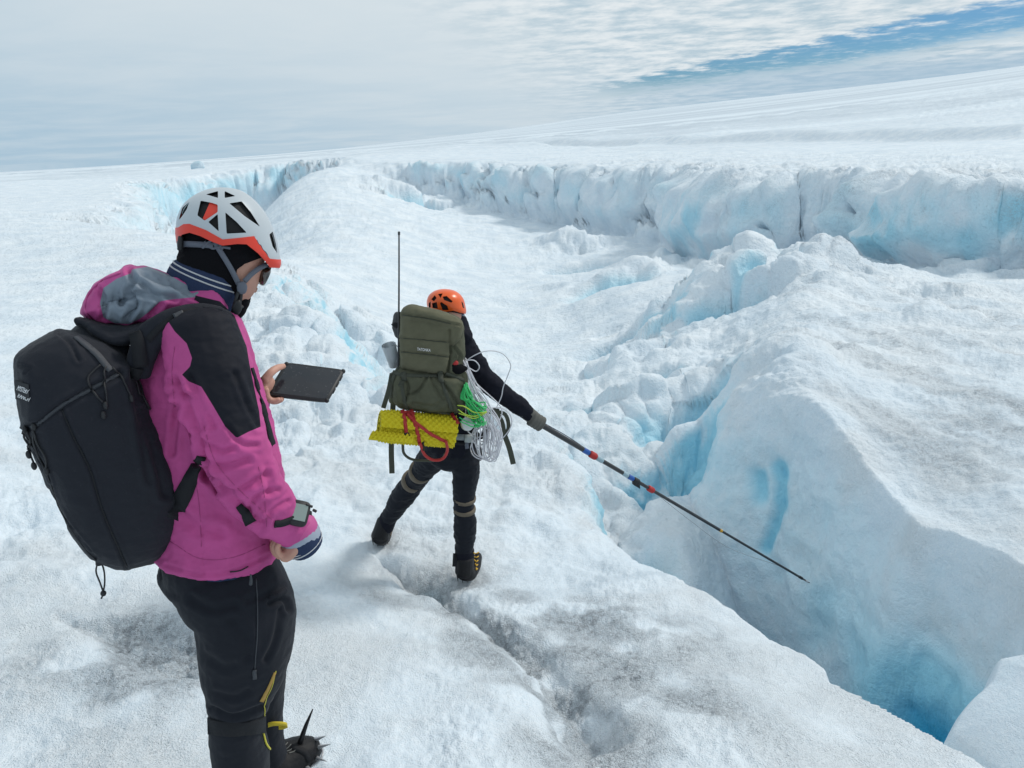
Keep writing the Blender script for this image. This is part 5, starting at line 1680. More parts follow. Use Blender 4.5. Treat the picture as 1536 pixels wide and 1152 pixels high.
def build_person_pole():
    D = 4.05
    r = thing('person', P(650, 850, 4.2), 'person in black with an orange helmet seen from behind holding out the long pole', 'person')
    TOR = [(688, 490, 4.0, 12, 14), (684, 515, 4.0, 30, 22), (682, 550, 4.0, 34, 26), (680, 600, 4.0, 31, 24), (680, 640, 4.02, 33, 27), (678, 668, 4.05, 37, 30), (676, 690, 4.06, 35, 28)]
    ARM = [(697, 522, 4.0, 17, 17), (714, 548, 3.98, 16.5, 16), (728, 568, 3.97, 16, 16), (745, 585, 3.96, 15.5, 15), (765, 600, 3.96, 14, 13), (783, 612, 3.96, 12.5, 12), (796, 622, 3.96, 10, 10)]
    ARM2 = [(668, 522, 4.0, 16, 16), (648, 560, 4.0, 15, 15), (640, 600, 4.15, 13, 13), (655, 615, 4.3, 11, 11)]
    LEGR = [(690, 668, 4.05, 24, 27), (697, 690, 4.04, 22, 25), (698, 715, 4.03, 19.5, 22), (696, 745, 4.02, 15.5, 19), (696, 765, 4.02, 14.5, 18), (698, 785, 4.02, 17, 19), (697, 812, 4.02, 14.5, 16), (697, 838, 4.02, 12.5, 14), (697, 856, 4.02, 12, 13)]
    LEGL = [(660, 668, 4.08, 24, 26), (647, 688, 4.15, 21, 23), (634, 706, 4.22, 16.5, 20), (622, 722, 4.3, 15.5, 19), (606, 742, 4.35, 17, 18), (591, 765, 4.4, 13.5, 15), (579, 784, 4.44, 11, 13), (573, 800, 4.46, 11, 13)]
    head = ellipsoid(P(673, 470, 4.02), (0.078, 0.095, 0.115))
    parts = [head, limb([(680, 480, 4.02, 14, 15), (686, 505, 4.0, 15, 16)]), ellipsoid(P(693, 478, 4.10), (0.016, 0.022, 0.018), nu=12, nv=8),
             limb([(a, b, c, d_ * 0.8, e * 0.8) for a, b, c, d_, e in TOR]), limb([(a, b, c, d_ * 0.7, e * 0.7) for a, b, c, d_, e in ARM]), limb([(a, b, c, d_ * 0.7, e * 0.7) for a, b, c, d_, e in ARM2]),
             limb([(a, b, c, d_ * 0.75, e * 0.75) for a, b, c, d_, e in LEGR]), limb([(a, b, c, d_ * 0.75, e * 0.75) for a, b, c, d_, e in LEGL])]
    mk('body', fuse(parts, 0.008, 3), SKIN, r)
    v, f = fuse([limb(TOR[:-1], n=5), limb(ARM, n=5), limb(ARM2), limb([(676, 506, 4.02, 14, 18), (690, 500, 3.99, 15, 19), (697, 512, 3.97, 12, 16)]), limb([(690, 492, 4.0, 13, 16), (688, 480, 4.02, 13, 15)])], 0.0075, 4)
    v = wrinkle(v, f, 0.010, 0.13, az=1.4, seed=4)
    v = wrinkle(v, f, 0.004, 0.05, seed=2)
    ja = mk('jacket', (v, f), DARKCLOTH, r)
    JT = bvh((v, f))
    v, f = fuse([limb(LEGR, n=5), limb(LEGL, n=5), limb([(677, 655, 4.04, 34, 28), (676, 685, 4.06, 33, 29)])], 0.0075, 4)
    v = wrinkle(v, f, 0.009, 0.12, az=2.2, seed=7)
    v = wrinkle(v, f, 0.003, 0.05, az=1.8, seed=1)
    tr = mk('trousers', (v, f), TROUSER, r)
    TT = bvh((v, f))

    def band(pts, name, C0, C1, ra, rb, mat, root):
        a, b = P(*C0), P(*C1)
        T = (b - a).normalized()
        k_ = kpx(a)
        return mk(name, rings_mesh(frame_rings([a, (a + b) / 2, b], [ra[0] * k_, (ra[0] + ra[1]) / 2 * k_ * 1.03, ra[1] * k_], [rb * k_] * 3, seg=24, round_ends=False)), mat, root)
    band(None, 'leg_strap', (697, 745.5, 4.02), (697, 750.5, 4.02), (17.0, 16.6), 20.5, TAN, tr)
    band(None, 'leg_strap', (697, 761, 4.02), (697, 766.5, 4.02), (16.4, 16.6), 20, TAN, tr)
    band(None, 'leg_strap', (633.5, 704, 4.215), (630.5, 708, 4.235), (18.5, 18), 22, TAN, tr)
    band(None, 'leg_strap', (621.5, 719, 4.29), (618.5, 723, 4.305), (17.5, 17.5), 21, TAN, tr)

    # boots
    for nm, lab, A in (('boot', 'black and yellow boot on the standing right foot of the person with the pole', [(698, 838, 4.0, 13, 14), (697, 858, 4.0, 13, 15), (704, 860, 4.05, 11, 15), (712, 850, 4.12, 9, 14), (716, 838, 4.2, 7, 12)]),
                       ('boot', 'black boot on the trailing left foot of the person with the pole', [(577, 782, 4.44, 12, 14), (570, 804, 4.42, 13, 14), (574, 806, 4.5, 12, 13), (580, 796, 4.6, 9, 12), (585, 788, 4.68, 7, 10)])):
        b = thing(nm, P(*A[1][:3]), lab, 'boot')
        v, f = fuse([limb(A[:2], n=4, seg=14), limb(A[1:], n=4, seg=14)], 0.006, 2)
        mk('upper', (v, f), LEATHER, b)
        BT = bvh((v, f))
        x0, y0 = A[0][0], A[0][1]
        if x0 > 600:
            for i in range(5):
                mk('lace', cord_on(BT, [(709 + i * 1.3, 828 + i * 6), (714, 831 + i * 6), (718 - i * 0.6, 829 + i * 6)], 0.0035, 0.002, fallback=4.0), mat_plain('yellow_lace', (0.62, 0.36, 0.02), 0.6) if i == 0 else bpy.data.materials['yellow_lace'], b)
            mk('gaiter', limb([(697, 826, 4.02, 14.5, 17), (697, 845, 4.02, 14, 16), (696, 857, 4.02, 13.5, 15.5)], seg=20), DARKCLOTH, b)
            mk('ankle_tab', ribbon(BT, [(682, 830), (681, 850)], 5, 0.008, fallback=4.0), WEB, b)
        else:
            mk('gaiter', limb([(583, 776, 4.43, 13, 15), (577, 790, 4.44, 13.5, 15)], seg=20), DARKCLOTH, b)
            mk('lace', cord_on(BT, [(583, 790), (587, 796), (585, 804)], 0.004, 0.002, fallback=4.4), TAN, b)
        c = thing('crampon', P(A[1][0], A[1][1] + 8, A[1][2]), 'steel crampon under the ' + ('standing right' if x0 > 600 else 'trailing left') + ' boot of the person with the pole', 'crampon')
        pts = [(A[1][0] + dx, A[1][1] + 9 + dy) for dx, dy in ((-11, -2), (-4, 0), (4, 0), (11, -3))]
        mk('frame', wire([P(q[0], q[1] - 3, A[1][2] - 0.03 + 0.02 * i) for i, q in enumerate(pts)], 0.006), DARKSTEEL, c)
        for i, q in enumerate(pts):
            mk('point', wire([P(q[0], q[1] - 3, A[1][2] - 0.03 + 0.02 * i), P(q[0] + 1, q[1] + 7, A[1][2] - 0.03 + 0.02 * i)], 0.006, r2=0.001, seg=4), DARKSTEEL, c)

    # helmet with vents
    h = thing('helmet', P(669, 455, 4.02), 'orange climbing helmet with dark vents on the person holding the pole', 'helmet')
    out = [(641, 462), (640, 452), (644, 442), (655, 435), (670, 433.5), (684, 437), (694, 446), (698, 458), (699, 470), (690, 478), (665, 480), (645, 472)]
    cen = (669, 457)

    def dome(s, half):
        return pillow([((x - cen[0]) * s + cen[0], (y - cen[1]) * s + cen[1]) for x, y in out], 4.02, half, e=0.98, centre=cen, n=5, rings=20)
    v, f = dome(1.0, 0.118)
    v, f = modified(v, f, [('BOOLEAN', dict(operation='DIFFERENCE', solver='EXACT', cutter=dome(0.92, 0.109))),
                           ('BOOLEAN', dict(operation='DIFFERENCE', solver='EXACT', cutter=prism([(630, 463), (642, 463), (655, 466), (668, 468), (680, 466), (690, 469), (699, 471), (710, 471), (710, 500), (630, 500)], 3.3, 4.8)))])
    vents = [[(647, 449), (652, 443), (655, 447), (651, 452)], [(657, 441), (664, 440), (661, 447)], [(664, 445), (670, 444), (679, 452), (677, 454), (666, 450)],
             [(660, 455), (662, 453), (671, 459), (673, 465), (664, 465)], [(648, 455), (655, 453), (657, 463), (649, 462)], [(643, 455), (646, 452), (646, 461), (643, 462)], [(692, 452), (695, 455), (697, 463), (694, 461)]]
    for q in vents:
        for a, b in ((3.3, 4.015), (4.025, 4.8)):
            v, f = modified(v, f, [('BOOLEAN', dict(operation='DIFFERENCE', solver='EXACT', cutter=prism(q, a, b)))])
    mk('shell', (v, f), ORANGE, h, sharp=38)
    v, f = dome(0.91, 0.108)
    mk('liner', modified(v, f, [('BOOLEAN', dict(operation='DIFFERENCE', solver='EXACT', cutter=prism([(630, 466), (710, 474), (710, 500), (630, 500)], 3.3, 4.8)))]), FOAM, h)
    g = mk('goggles', pillow([(672, 468), (682, 465), (691, 467), (697, 471), (696, 478), (691, 483), (684, 479), (676, 473)], 4.06, 0.09, e=0.6), mat_plain('navy_goggle', (0.03, 0.045, 0.10), 0.2, coat=0.5), r)
    mk('strap', limb([(655, 469, 3.955, 1, 3), (668, 471, 3.93, 3, 3), (680, 469, 3.95, 3, 3)], seg=8), mat_plain('blue_grey_strap', (0.06, 0.075, 0.13), 0.7), g)
    mk('hat', limb([(668, 468, 4.02, 23, 24), (674, 482, 4.01, 18, 20), (680, 494, 4.0, 15, 18)], seg=18), KNIT, r)

    # gloved hand closed round the pole
    q0, q1 = P(801, 631, 3.96), P(1214, 874, 4.95)
    pd = (q1 - q0).normalized()
    gl = [limb([(793, 619, 3.96, 9.5, 9.5), (800, 627, 3.96, 11, 11), (805, 634, 3.965, 9.5, 10)], seg=16)]
    c = P(803, 631, 3.962)
    side = pd.cross(Vector((0, 0, 1))).normalized()
    upv = side.cross(pd).normalized()
    for i in range(4):
        o = c + pd * (-0.028 + 0.021 * i)
        gl.append(wire([o + upv * 0.032 - side * 0.012, o + upv * 0.034 + side * 0.022, o + side * 0.038, o - upv * 0.030 + side * 0.024, o - upv * 0.034 - side * 0.006], 0.0115 - 0.0008 * abs(i - 1.2), r2=0.0095, seg=10))
        gl.append(wire([o + upv * 0.030 + side * 0.0, o - side * 0.034, o - upv * 0.028 - side * 0.018], 0.0115, r2=0.010, seg=10))
    gl.append(wire([c - pd * 0.035 - side * 0.02 + upv * 0.025, c - pd * 0.0 - side * 0.042, c + pd * 0.035 - side * 0.030 - upv * 0.012], 0.013, r2=0.010, seg=10))
    v, f = fuse(gl, 0.0045, 2)
    mk('glove', (v, f), GLOVE, r)
    return r, JT, TT, q0, q1, pd


def build_pole(q0, q1, pd):
    p = thing('probe_pole', q0, 'long dark telescopic pole with blue and red joints held out over the crevasse', 'pole')
    a = P(789, 624, 3.93)

    def at(px):                                    # point on the axis seen at that column
        lo, hi = -0.1, 1.05
        for _ in range(40):
            m = (lo + hi) / 2
            x = project([list(q0 + (q1 - q0) * m)])[0][0]
            lo, hi = (m, hi) if x < px else (lo, m)
        return q0 + (q1 - q0) * lo
    joints = [(786, 0.0150), (886, 0.0125), (948, 0.0108), (976, 0.0100), (1081, 0.0080), (1202, 0.0062)]
    for (x0, r0), (x1, r1) in zip(joints[:-1], joints[1:]):
        A, B = at(x0 - 4), at(x1)
        mk('tube', rings_mesh(frame_rings([A, A * 0.98 + B * 0.02, B * 0.98 + A * 0.02, B], [r0 * 0.96, r0, r0 * 0.97, r0 * 0.93], [r0 * 0.96, r0, r0 * 0.97, r0 * 0.93], seg=14, round_ends=False)), CARBON, p)

    def collar(x0, x1, rad, mat, name='joint_ring'):
        A, B = at(x0), at(x1)
        mk(name, rings_mesh(frame_rings([A, A * 0.85 + B * 0.15, B * 0.85 + A * 0.15, B], [rad * 0.85, rad, rad, rad * 0.85], [rad * 0.85, rad, rad, rad * 0.85], seg=14, round_ends=False)), mat, p)
    collar(874, 884, 0.0160, BLUE)
    collar(884.5, 894, 0.0205, REDW)
    collar(894.5, 904, 0.0155, SILVER)
    collar(934, 942, 0.0140, SILVER)
    collar(942.5, 950, 0.0150, BLUE)
    collar(950.5, 958, 0.0175, RUBBER)
    collar(972, 980, 0.0185, REDW)
    collar(1079, 1083, 0.0102, AMBER)
    collar(1198, 1204, 0.0095, RUBBER)
    A = at(954)
    mk('clamp', box(A + Vector((0, 0, -0.022)), pd * 0.026, pd.cross(Vector((0, 0, 1))).normalized() * 0.012, Vector((0, 0, 0.014))), RUBBER, p)
    A, B = at(1200), q1
    mk('tip', rings_mesh(frame_rings([A, (A + B) / 2, B], [0.0065, 0.0055, 0.004], [0.0065, 0.0055, 0.004], seg=10, round_ends=False)), CARBON, p)
    collar(1208, 1212, 0.0068, STEEL, 'tip_ring')
    c = [P(980, 737, 4.33), P(1034, 780, 4.42), P(1094, 822, 4.58), P(1169, 849, 4.80), P(1204, 866, 4.92)]
    w = mk('cable', wire(c, 0.0013, n=8), mat_plain('grey_cable', (0.24, 0.27, 0.30), 0.5), None)
    w['base'] = (0, 0, 0)
    tag(w, 'thin grey cable sagging below the outer half of the long pole', 'cable')
    # thin line along the inner part of the pole
    mk('line', wire([at(812) + Vector((0, 0, 0.02)), at(850) + Vector((0, 0, 0.024)), at(876) + Vector((0, 0, 0.016))], 0.0025), GREYWEB, p)


def build_pack_olive(JT):
    D = 3.78
    b = thing('backpack', P(645, 622, D), 'tall olive green backpack carried by the person in the orange helmet', 'backpack')
    body = [(600, 500), (602, 478), (612, 468), (660, 470), (690, 480), (695, 505), (696, 530), (694, 545), (698, 565), (698, 590), (698, 606), (684, 618), (664, 621), (632, 616), (604, 612), (590, 600), (588, 575), (596, 552), (600, 530)]
    v, f = fuse([pillow(body, D, 0.155, e=0.42, n=4, rings=14),
                 pillow([(590, 560), (600, 552), (630, 558), (660, 562), (692, 566), (699, 585), (697, 606), (684, 617), (660, 620), (630, 615), (600, 610), (589, 598)], D - 0.06, 0.14, e=0.6, n=4, rings=12)], 0.0075, 3)
    v = wrinkle(v, f, 0.010, 0.16, az=1.1, seed=11)
    v = wrinkle(v, f, 0.0035, 0.055, seed=3)
    v = creases(v, f, [([(605, 566), (612, 580), (608, 600)], 2.5, 0.010), ([(664, 575), (676, 590), (690, 612)], 2.5, 0.010), ([(640, 566), (628, 585), (612, 592)], 2, 0.008), ([(673, 480), (675, 520), (671, 556)], 2, 0.006),
                       ([(668, 600), (650, 610), (620, 606)], 3, 0.006), ([(680, 520), (690, 535), (680, 548)], 2, 0.008), ([(645, 562), (652, 580), (664, 600)], 2, 0.006)])
    mk('bag', (v, f), OLIVE, b)
    T = bvh((v, f))
    lid = [(600, 482), (603, 466), (610, 460), (620, 458), (645, 463), (668, 469), (688, 479), (694, 488), (692, 500), (687, 512), (676, 522), (674, 545), (671, 560), (655, 562), (630, 559), (605, 554), (601, 540), (600, 510)]
    v, f = fuse([pillow(lid, D - 0.075, 0.12, e=0.40, n=4, rings=14), pillow([(600, 482), (603, 466), (610, 460), (620, 458), (645, 463), (668, 469), (688, 479), (692, 492), (670, 495), (630, 486), (604, 482)], D - 0.06, 0.16, e=0.6, n=4, rings=12)], 0.007, 3)
    v = wrinkle(v, f, 0.007, 0.15, seed=21)
    v = wrinkle(v, f, 0.0025, 0.05, seed=23)
    v = creases(v, f, [([(604, 472), (640, 477), (675, 485), (690, 488)], 1.6, 0.006), ([(600, 507), (635, 510), (674, 513)], 1.5, 0.005), ([(602, 528), (640, 531), (672, 535)], 1.5, 0.005), ([(674, 495), (676, 530), (671, 556)], 2, 0.007)])
    l = mk('lid', (v, f), OLIVEL, b)
    LT = bvh((v, f))
    for q in ([(604, 473), (640, 478), (676, 486)], [(602, 507), (635, 510), (673, 514)], [(602, 528), (640, 532), (672, 536)]):
        mk('seam', cord_on(LT, q, 0.0022, n=8, fallback=3.6), OLIVEW, l)
    p0, n0, _ = hit(LT, 625, 525, 3.6)
    p1, _, _ = hit(LT, 645, 527, 3.6)
    xd = (p1 - p0).normalized()
    yd = n0.cross(xd).normalized()
    if yd.z < 0:
        yd = -yd
    lettering('lettering', 'TATONKA', p0 + n0 * 0.010, xd, yd, 0.0135, WHITEPR, l, width=(p1 - p0).length)
    AT = [T, LT]
    for q in ([(606, 560), (604, 575), (606, 598), (610, 612)], [(661, 556), (663, 575), (670, 592), (678, 616)], [(590, 558), (604, 562), (630, 564), (660, 564)], [(668, 560), (685, 566), (698, 572)], [(598, 552), (590, 570), (588, 595)]):
        mk('strap', ribbon(AT, q, 5.5, 0.004, lift=0.003, n=6, hold=5, fallback=3.6), OLIVEW, b)
    for x, y, w_, hh in ((606, 558, 8, 12), (660, 560, 8, 14), (602, 571, 8, 7)):
        mk('buckle', ribbon(AT, [(x, y), (x + 1, y + hh)], w_, 0.010, lift=0.006, n=3, fallback=3.6), OLIVEW, b)
    mk('pocket_flap', limb([(688, 552, 3.70, 9, 10), (694, 570, 3.68, 9, 12), (692, 596, 3.68, 10, 12)], seg=14), OLIVE, b)
    mk('side_bulge', limb([(594, 562, 3.76, 8, 14), (590, 580, 3.74, 7, 14), (592, 600, 3.74, 9, 14)], seg=14), OLIVE, b)
    # loose webbing
    def web(name, pts, w_, mat, root=b, hang=False):
        C = [P(*q) for q in pts]
        q = spline([tuple(c) for c in C], 5)
        rings = []
        for i, c in enumerate(q):
            c = Vector(c)
            Tn = (Vector(q[min(i + 1, len(q) - 1)]) - Vector(q[max(i - 1, 0)])).normalized()
            S = Tn.cross(c.normalized()).normalized() * w_ * 0.5 * kpx(c)
            N = S.normalized().cross(Tn) * 0.0018
            rings.append([c + S + N, c + S - N, c - S - N, c - S + N])
        return mk(name, rings_mesh(rings), mat, root, sharp=30)
    web('loose_strap', [(588, 560, 3.66), (583, 585, 3.64), (575, 612, 3.66)], 7, OLIVEW)
    web('loose_strap', [(590, 600, 3.80), (588, 640, 3.83), (587, 675, 3.85), (588, 710, 3.86)], 8, OLIVEW)
    web('loose_strap', [(742, 617, 3.90), (752, 632, 3.90), (756, 650, 3.90), (764, 672, 3.90), (770, 696, 3.90)], 8, OLIVEW)
    web('loose_strap', [(742, 617, 3.90), (758, 622, 3.91), (763, 640, 3.91), (758, 652, 3.90)], 6, OLIVEW)
    web('hip_belt', [(700, 612, 3.86), (716, 614, 3.84), (735, 616, 3.88), (748, 618, 3.92)], 10, OLIVEW)
    web('hip_belt', [(706, 640, 3.84), (720, 655, 3.84), (736, 640, 3.88)], 9, WEB)
    # dark roll strapped on the left side, red item in the side pocket
    g = thing('stuff_sack', P(593, 505, 3.80), 'small dark grey roll wedged against the left side of the olive backpack', 'roll')
    vv, ff = fuse([limb([(598, 474, 3.80, 8, 14), (597, 488, 3.78, 8.5, 15), (600, 502, 3.78, 8, 14)], seg=14)], 0.006, 2)
    mk('roll', (wrinkle(vv, ff, 0.006, 0.05), ff), GREYROLL, g)
    mk('tie', limb([(589, 487, 3.78, 1, 15), (598, 488, 3.775, 9.2, 16), (606, 489, 3.78, 1, 15)], seg=10), WEB, g)
    k = mk('red_pouch', fuse([pillow([(676, 541), (684, 540), (688, 544), (686, 549), (678, 550)], 3.66, 0.03, e=0.6)], 0.004, 1), REDW, None)
    k['base'] = (0, 0, 0)
    tag(k, 'small red pouch sticking out of the side pocket of the olive backpack', 'pouch')
    mk('pocket_mesh', limb([(672, 545, 3.67, 5, 10), (684, 553, 3.66, 10, 12), (696, 553, 3.68, 4, 10)], seg=14), KNIT, b)
    # measuring cup hanging on the left
    cu = thing('cup', P(590, 550, 3.74), 'translucent plastic cup hanging on the left side of the olive backpack', 'cup')
    c0, c1 = P(583, 517, 3.72), P(592, 549, 3.74)
    rr = [[p for p in ring] for ring in frame_rings([c0, c0 * 0.5 + c1 * 0.5, c1, c1, c0 * 0.5 + c1 * 0.5, c0], [0.036, 0.031, 0.026, 0.023, 0.028, 0.033], [0.036, 0.031, 0.026, 0.023, 0.028, 0.033], seg=20, round_ends=False, ref=(0, 1, 0))]
    mk('cup_wall', rings_mesh(rr, cap=False), CLEARP, cu)
    mk('handle', wire([P(594, 518, 3.70), P(601, 524, 3.69), P(600, 535, 3.69), P(595, 541, 3.70)], 0.003), CLEARP, cu)
    # whip antenna
    an = thing('antenna', P(598, 556, 3.70), 'long thin dark whip antenna standing upright beside the olive backpack', 'antenna')
    mk('rod', wire([P(597.5, 560, 3.68), P(598, 500, 3.70), P(598.5, 420, 3.72), P(598.5, 348, 3.74)], 0.0052, r2=0.0036, seg=8), CARBON, an)
    mk('tip', limb([(598.5, 352, 3.74, 1.8, 1.8), (598.5, 348, 3.74, 1.8, 1.8)], seg=8), CARBON, an)
    return b, T


def build_mat():
    a, c = P(568, 640, 3.62), P(681, 649, 3.66)
    m = thing('sleeping_mat', (a + c) / 2, 'rolled yellow egg crate foam mat lashed crosswise below the olive backpack', 'sleeping mat')
    ax = (c - a)
    L = ax.length
    ax.normalize()
    V = ((a + c) / 2).normalized()
    Y = ax.cross(V).normalized()
    if Y.z < 0:
        Y = -Y
    V = Y.cross(ax).normalized()
    if V.dot((a + c)) > 0:
        V = -V
    nu, nv = 150, 520
    turns = 2.6
    tt = np.linspace(0, 1, nv)
    ang = tt * turns * 2 * math.pi
    rad = 0.030 + 0.052 * tt
    uu = np.linspace(0, 1, nu)
    arc = np.concatenate([[0], np.cumsum(np.hypot(np.diff(rad), rad[1:] * np.diff(ang)))])
    # outer end leaves the roll as a loose flap pointing to the left bottom
    U, AR = np.meshgrid(uu * L, arc, indexing='ij')
    bump = 0.0075 * np.sin(U * 2 * math.pi / 0.031) * np.sin(AR * 2 * math.pi / 0.031)
    ROT = math.radians(215)
    cosA, sinA = np.cos(-ang + ROT), np.sin(-ang + ROT)
    sheets = []
    for off in (0.0, 0.0075):
        R2 = (rad + off)[None, :] + bump
        taper = 1 - 0.10 * np.clip(1 - uu / 0.2, 0, 1)[:, None] ** 2
        x = np.array(a)[None, None, :] + np.array(ax)[None, None, :] * U[..., None] + (np.array(Y)[None, None, :] * sinA[None, :, None] + np.array(V)[None, None, :] * cosA[None, :, None]) * (R2 * taper)[..., None]
        sheets.append(x)
    v = np.concatenate([s.reshape(-1, 3) for s in sheets])
    n = nu * nv
    f = []
    for i in range(nu - 1):
        for j in range(nv - 1):
            q = i * nv + j
            f.append((q, q + 1, q + nv + 1, q + nv))
            f.append((n + q, n + q + nv, n + q + nv + 1, n + q + 1))
    for i in range(nu - 1):
        for j in (0, nv - 1):
            q = i * nv + j
            f.append((q, q + nv, n + q + nv, n + q))
    for j in range(nv - 1):
        for i in (0, nu - 1):
            q = i * nv + j
            f.append((q, q + 1, n + q + 1, n + q))
    me = bpy.data.meshes.new('foam_roll')
    me.from_pydata((v - np.array(m['base'])).tolist(), [], f)
    me.polygons.foreach_set('use_smooth', np.ones(len(f), bool))
    me.materials.append(MATY)
    me.update()
    o = bpy.data.objects.new('foam_roll', me)
    COL.objects.link(o)
    o.parent = m
    T = bvh((v.tolist(), f))
    # loose flap along the bottom left
    fl = []
    V0 = base0 = P(600, 655, 1).normalized()
    for i in range(110):
        ring = []
        u = i / 109
        base = P(553 + 66 * u, 657.5 + 6.5 * u, 3.50 + 0.03 * u)
        up = P(560 + 62 * u, 646 + 5 * u, 3.545 + 0.02 * u)
        for k_ in range(13):
            w_ = k_ / 12
            b_ = 0.0065 * math.sin(u * 62) * math.sin(w_ * 11)
            ring.append(base * (1 - w_) + up * w_ + Y * (b_ + 0.006 * math.sin(w_ * 3.1)) - V0 * (0.012 * math.sin(w_ * 3.1) + b_))
        for k_ in range(12, -1, -1):
            w_ = k_ / 12
            ring.append(base * (1 - w_) + up * w_ + Y * -0.007)
        fl.append(ring)
    mk('flap', rings_mesh(fl), MATY, m)
    mk('dark_hole_fill', rings_mesh(frame_rings([a + ax * 0.01, c - ax * 0.012], [0.030] * 2, [0.030] * 2, seg=16, round_ends=False)), MATD, m)  # dark plug painted as the shade inside the hollow roll
    # red lashing
    la = thing('lashing', P(612, 625, 3.55), 'red webbing straps lashed around the rolled yellow mat with a loop hanging below', 'strap')
    for q, w_ in (([(604, 616), (607, 628), (609, 645), (611, 660)], 5.5), ([(617, 615), (621, 630), (626, 648), (630, 667)], 5.5), ([(611, 621), (626, 636), (648, 652), (668, 662)], 5.0), ([(600, 620), (610, 619), (622, 621)], 6), ([(678, 621), (682, 628), (688, 636)], 5)):
        mk('webbing', ribbon(T, q, w_, 0.003, lift=0.007, n=7, hold=13, fallback=3.6, follow=0.1), REDW, la)
    mk('buckle', ribbon(T, [(608, 648), (611, 656)], 7, 0.008, lift=0.008, n=3, fallback=3.56), RUBBER, la)
    mk('loop', wire([P(630, 665, 3.55), P(637, 682, 3.60), P(650, 690, 3.64), P(664, 688, 3.64), P(671, 676, 3.62), P(669, 662, 3.56)], 0.0075, n=7, seg=8), REDW, la)
    o2 = mk('sling', wire([P(604, 664, 3.62), P(606, 680, 3.66), P(618, 689, 3.70), P(640, 691, 3.72), P(662, 689, 3.70), P(668, 680, 3.68)], 0.0070, n=7, seg=8), OLIVEW, None)
    o2['base'] = (0, 0, 0)
    tag(o2, 'grey green sling loop hanging below the rolled yellow mat', 'sling')
    mk('fastener', ribbon(T, [(634, 662), (636, 676)], 4, 0.004, lift=0.004, fallback=3.58), MATD, la)


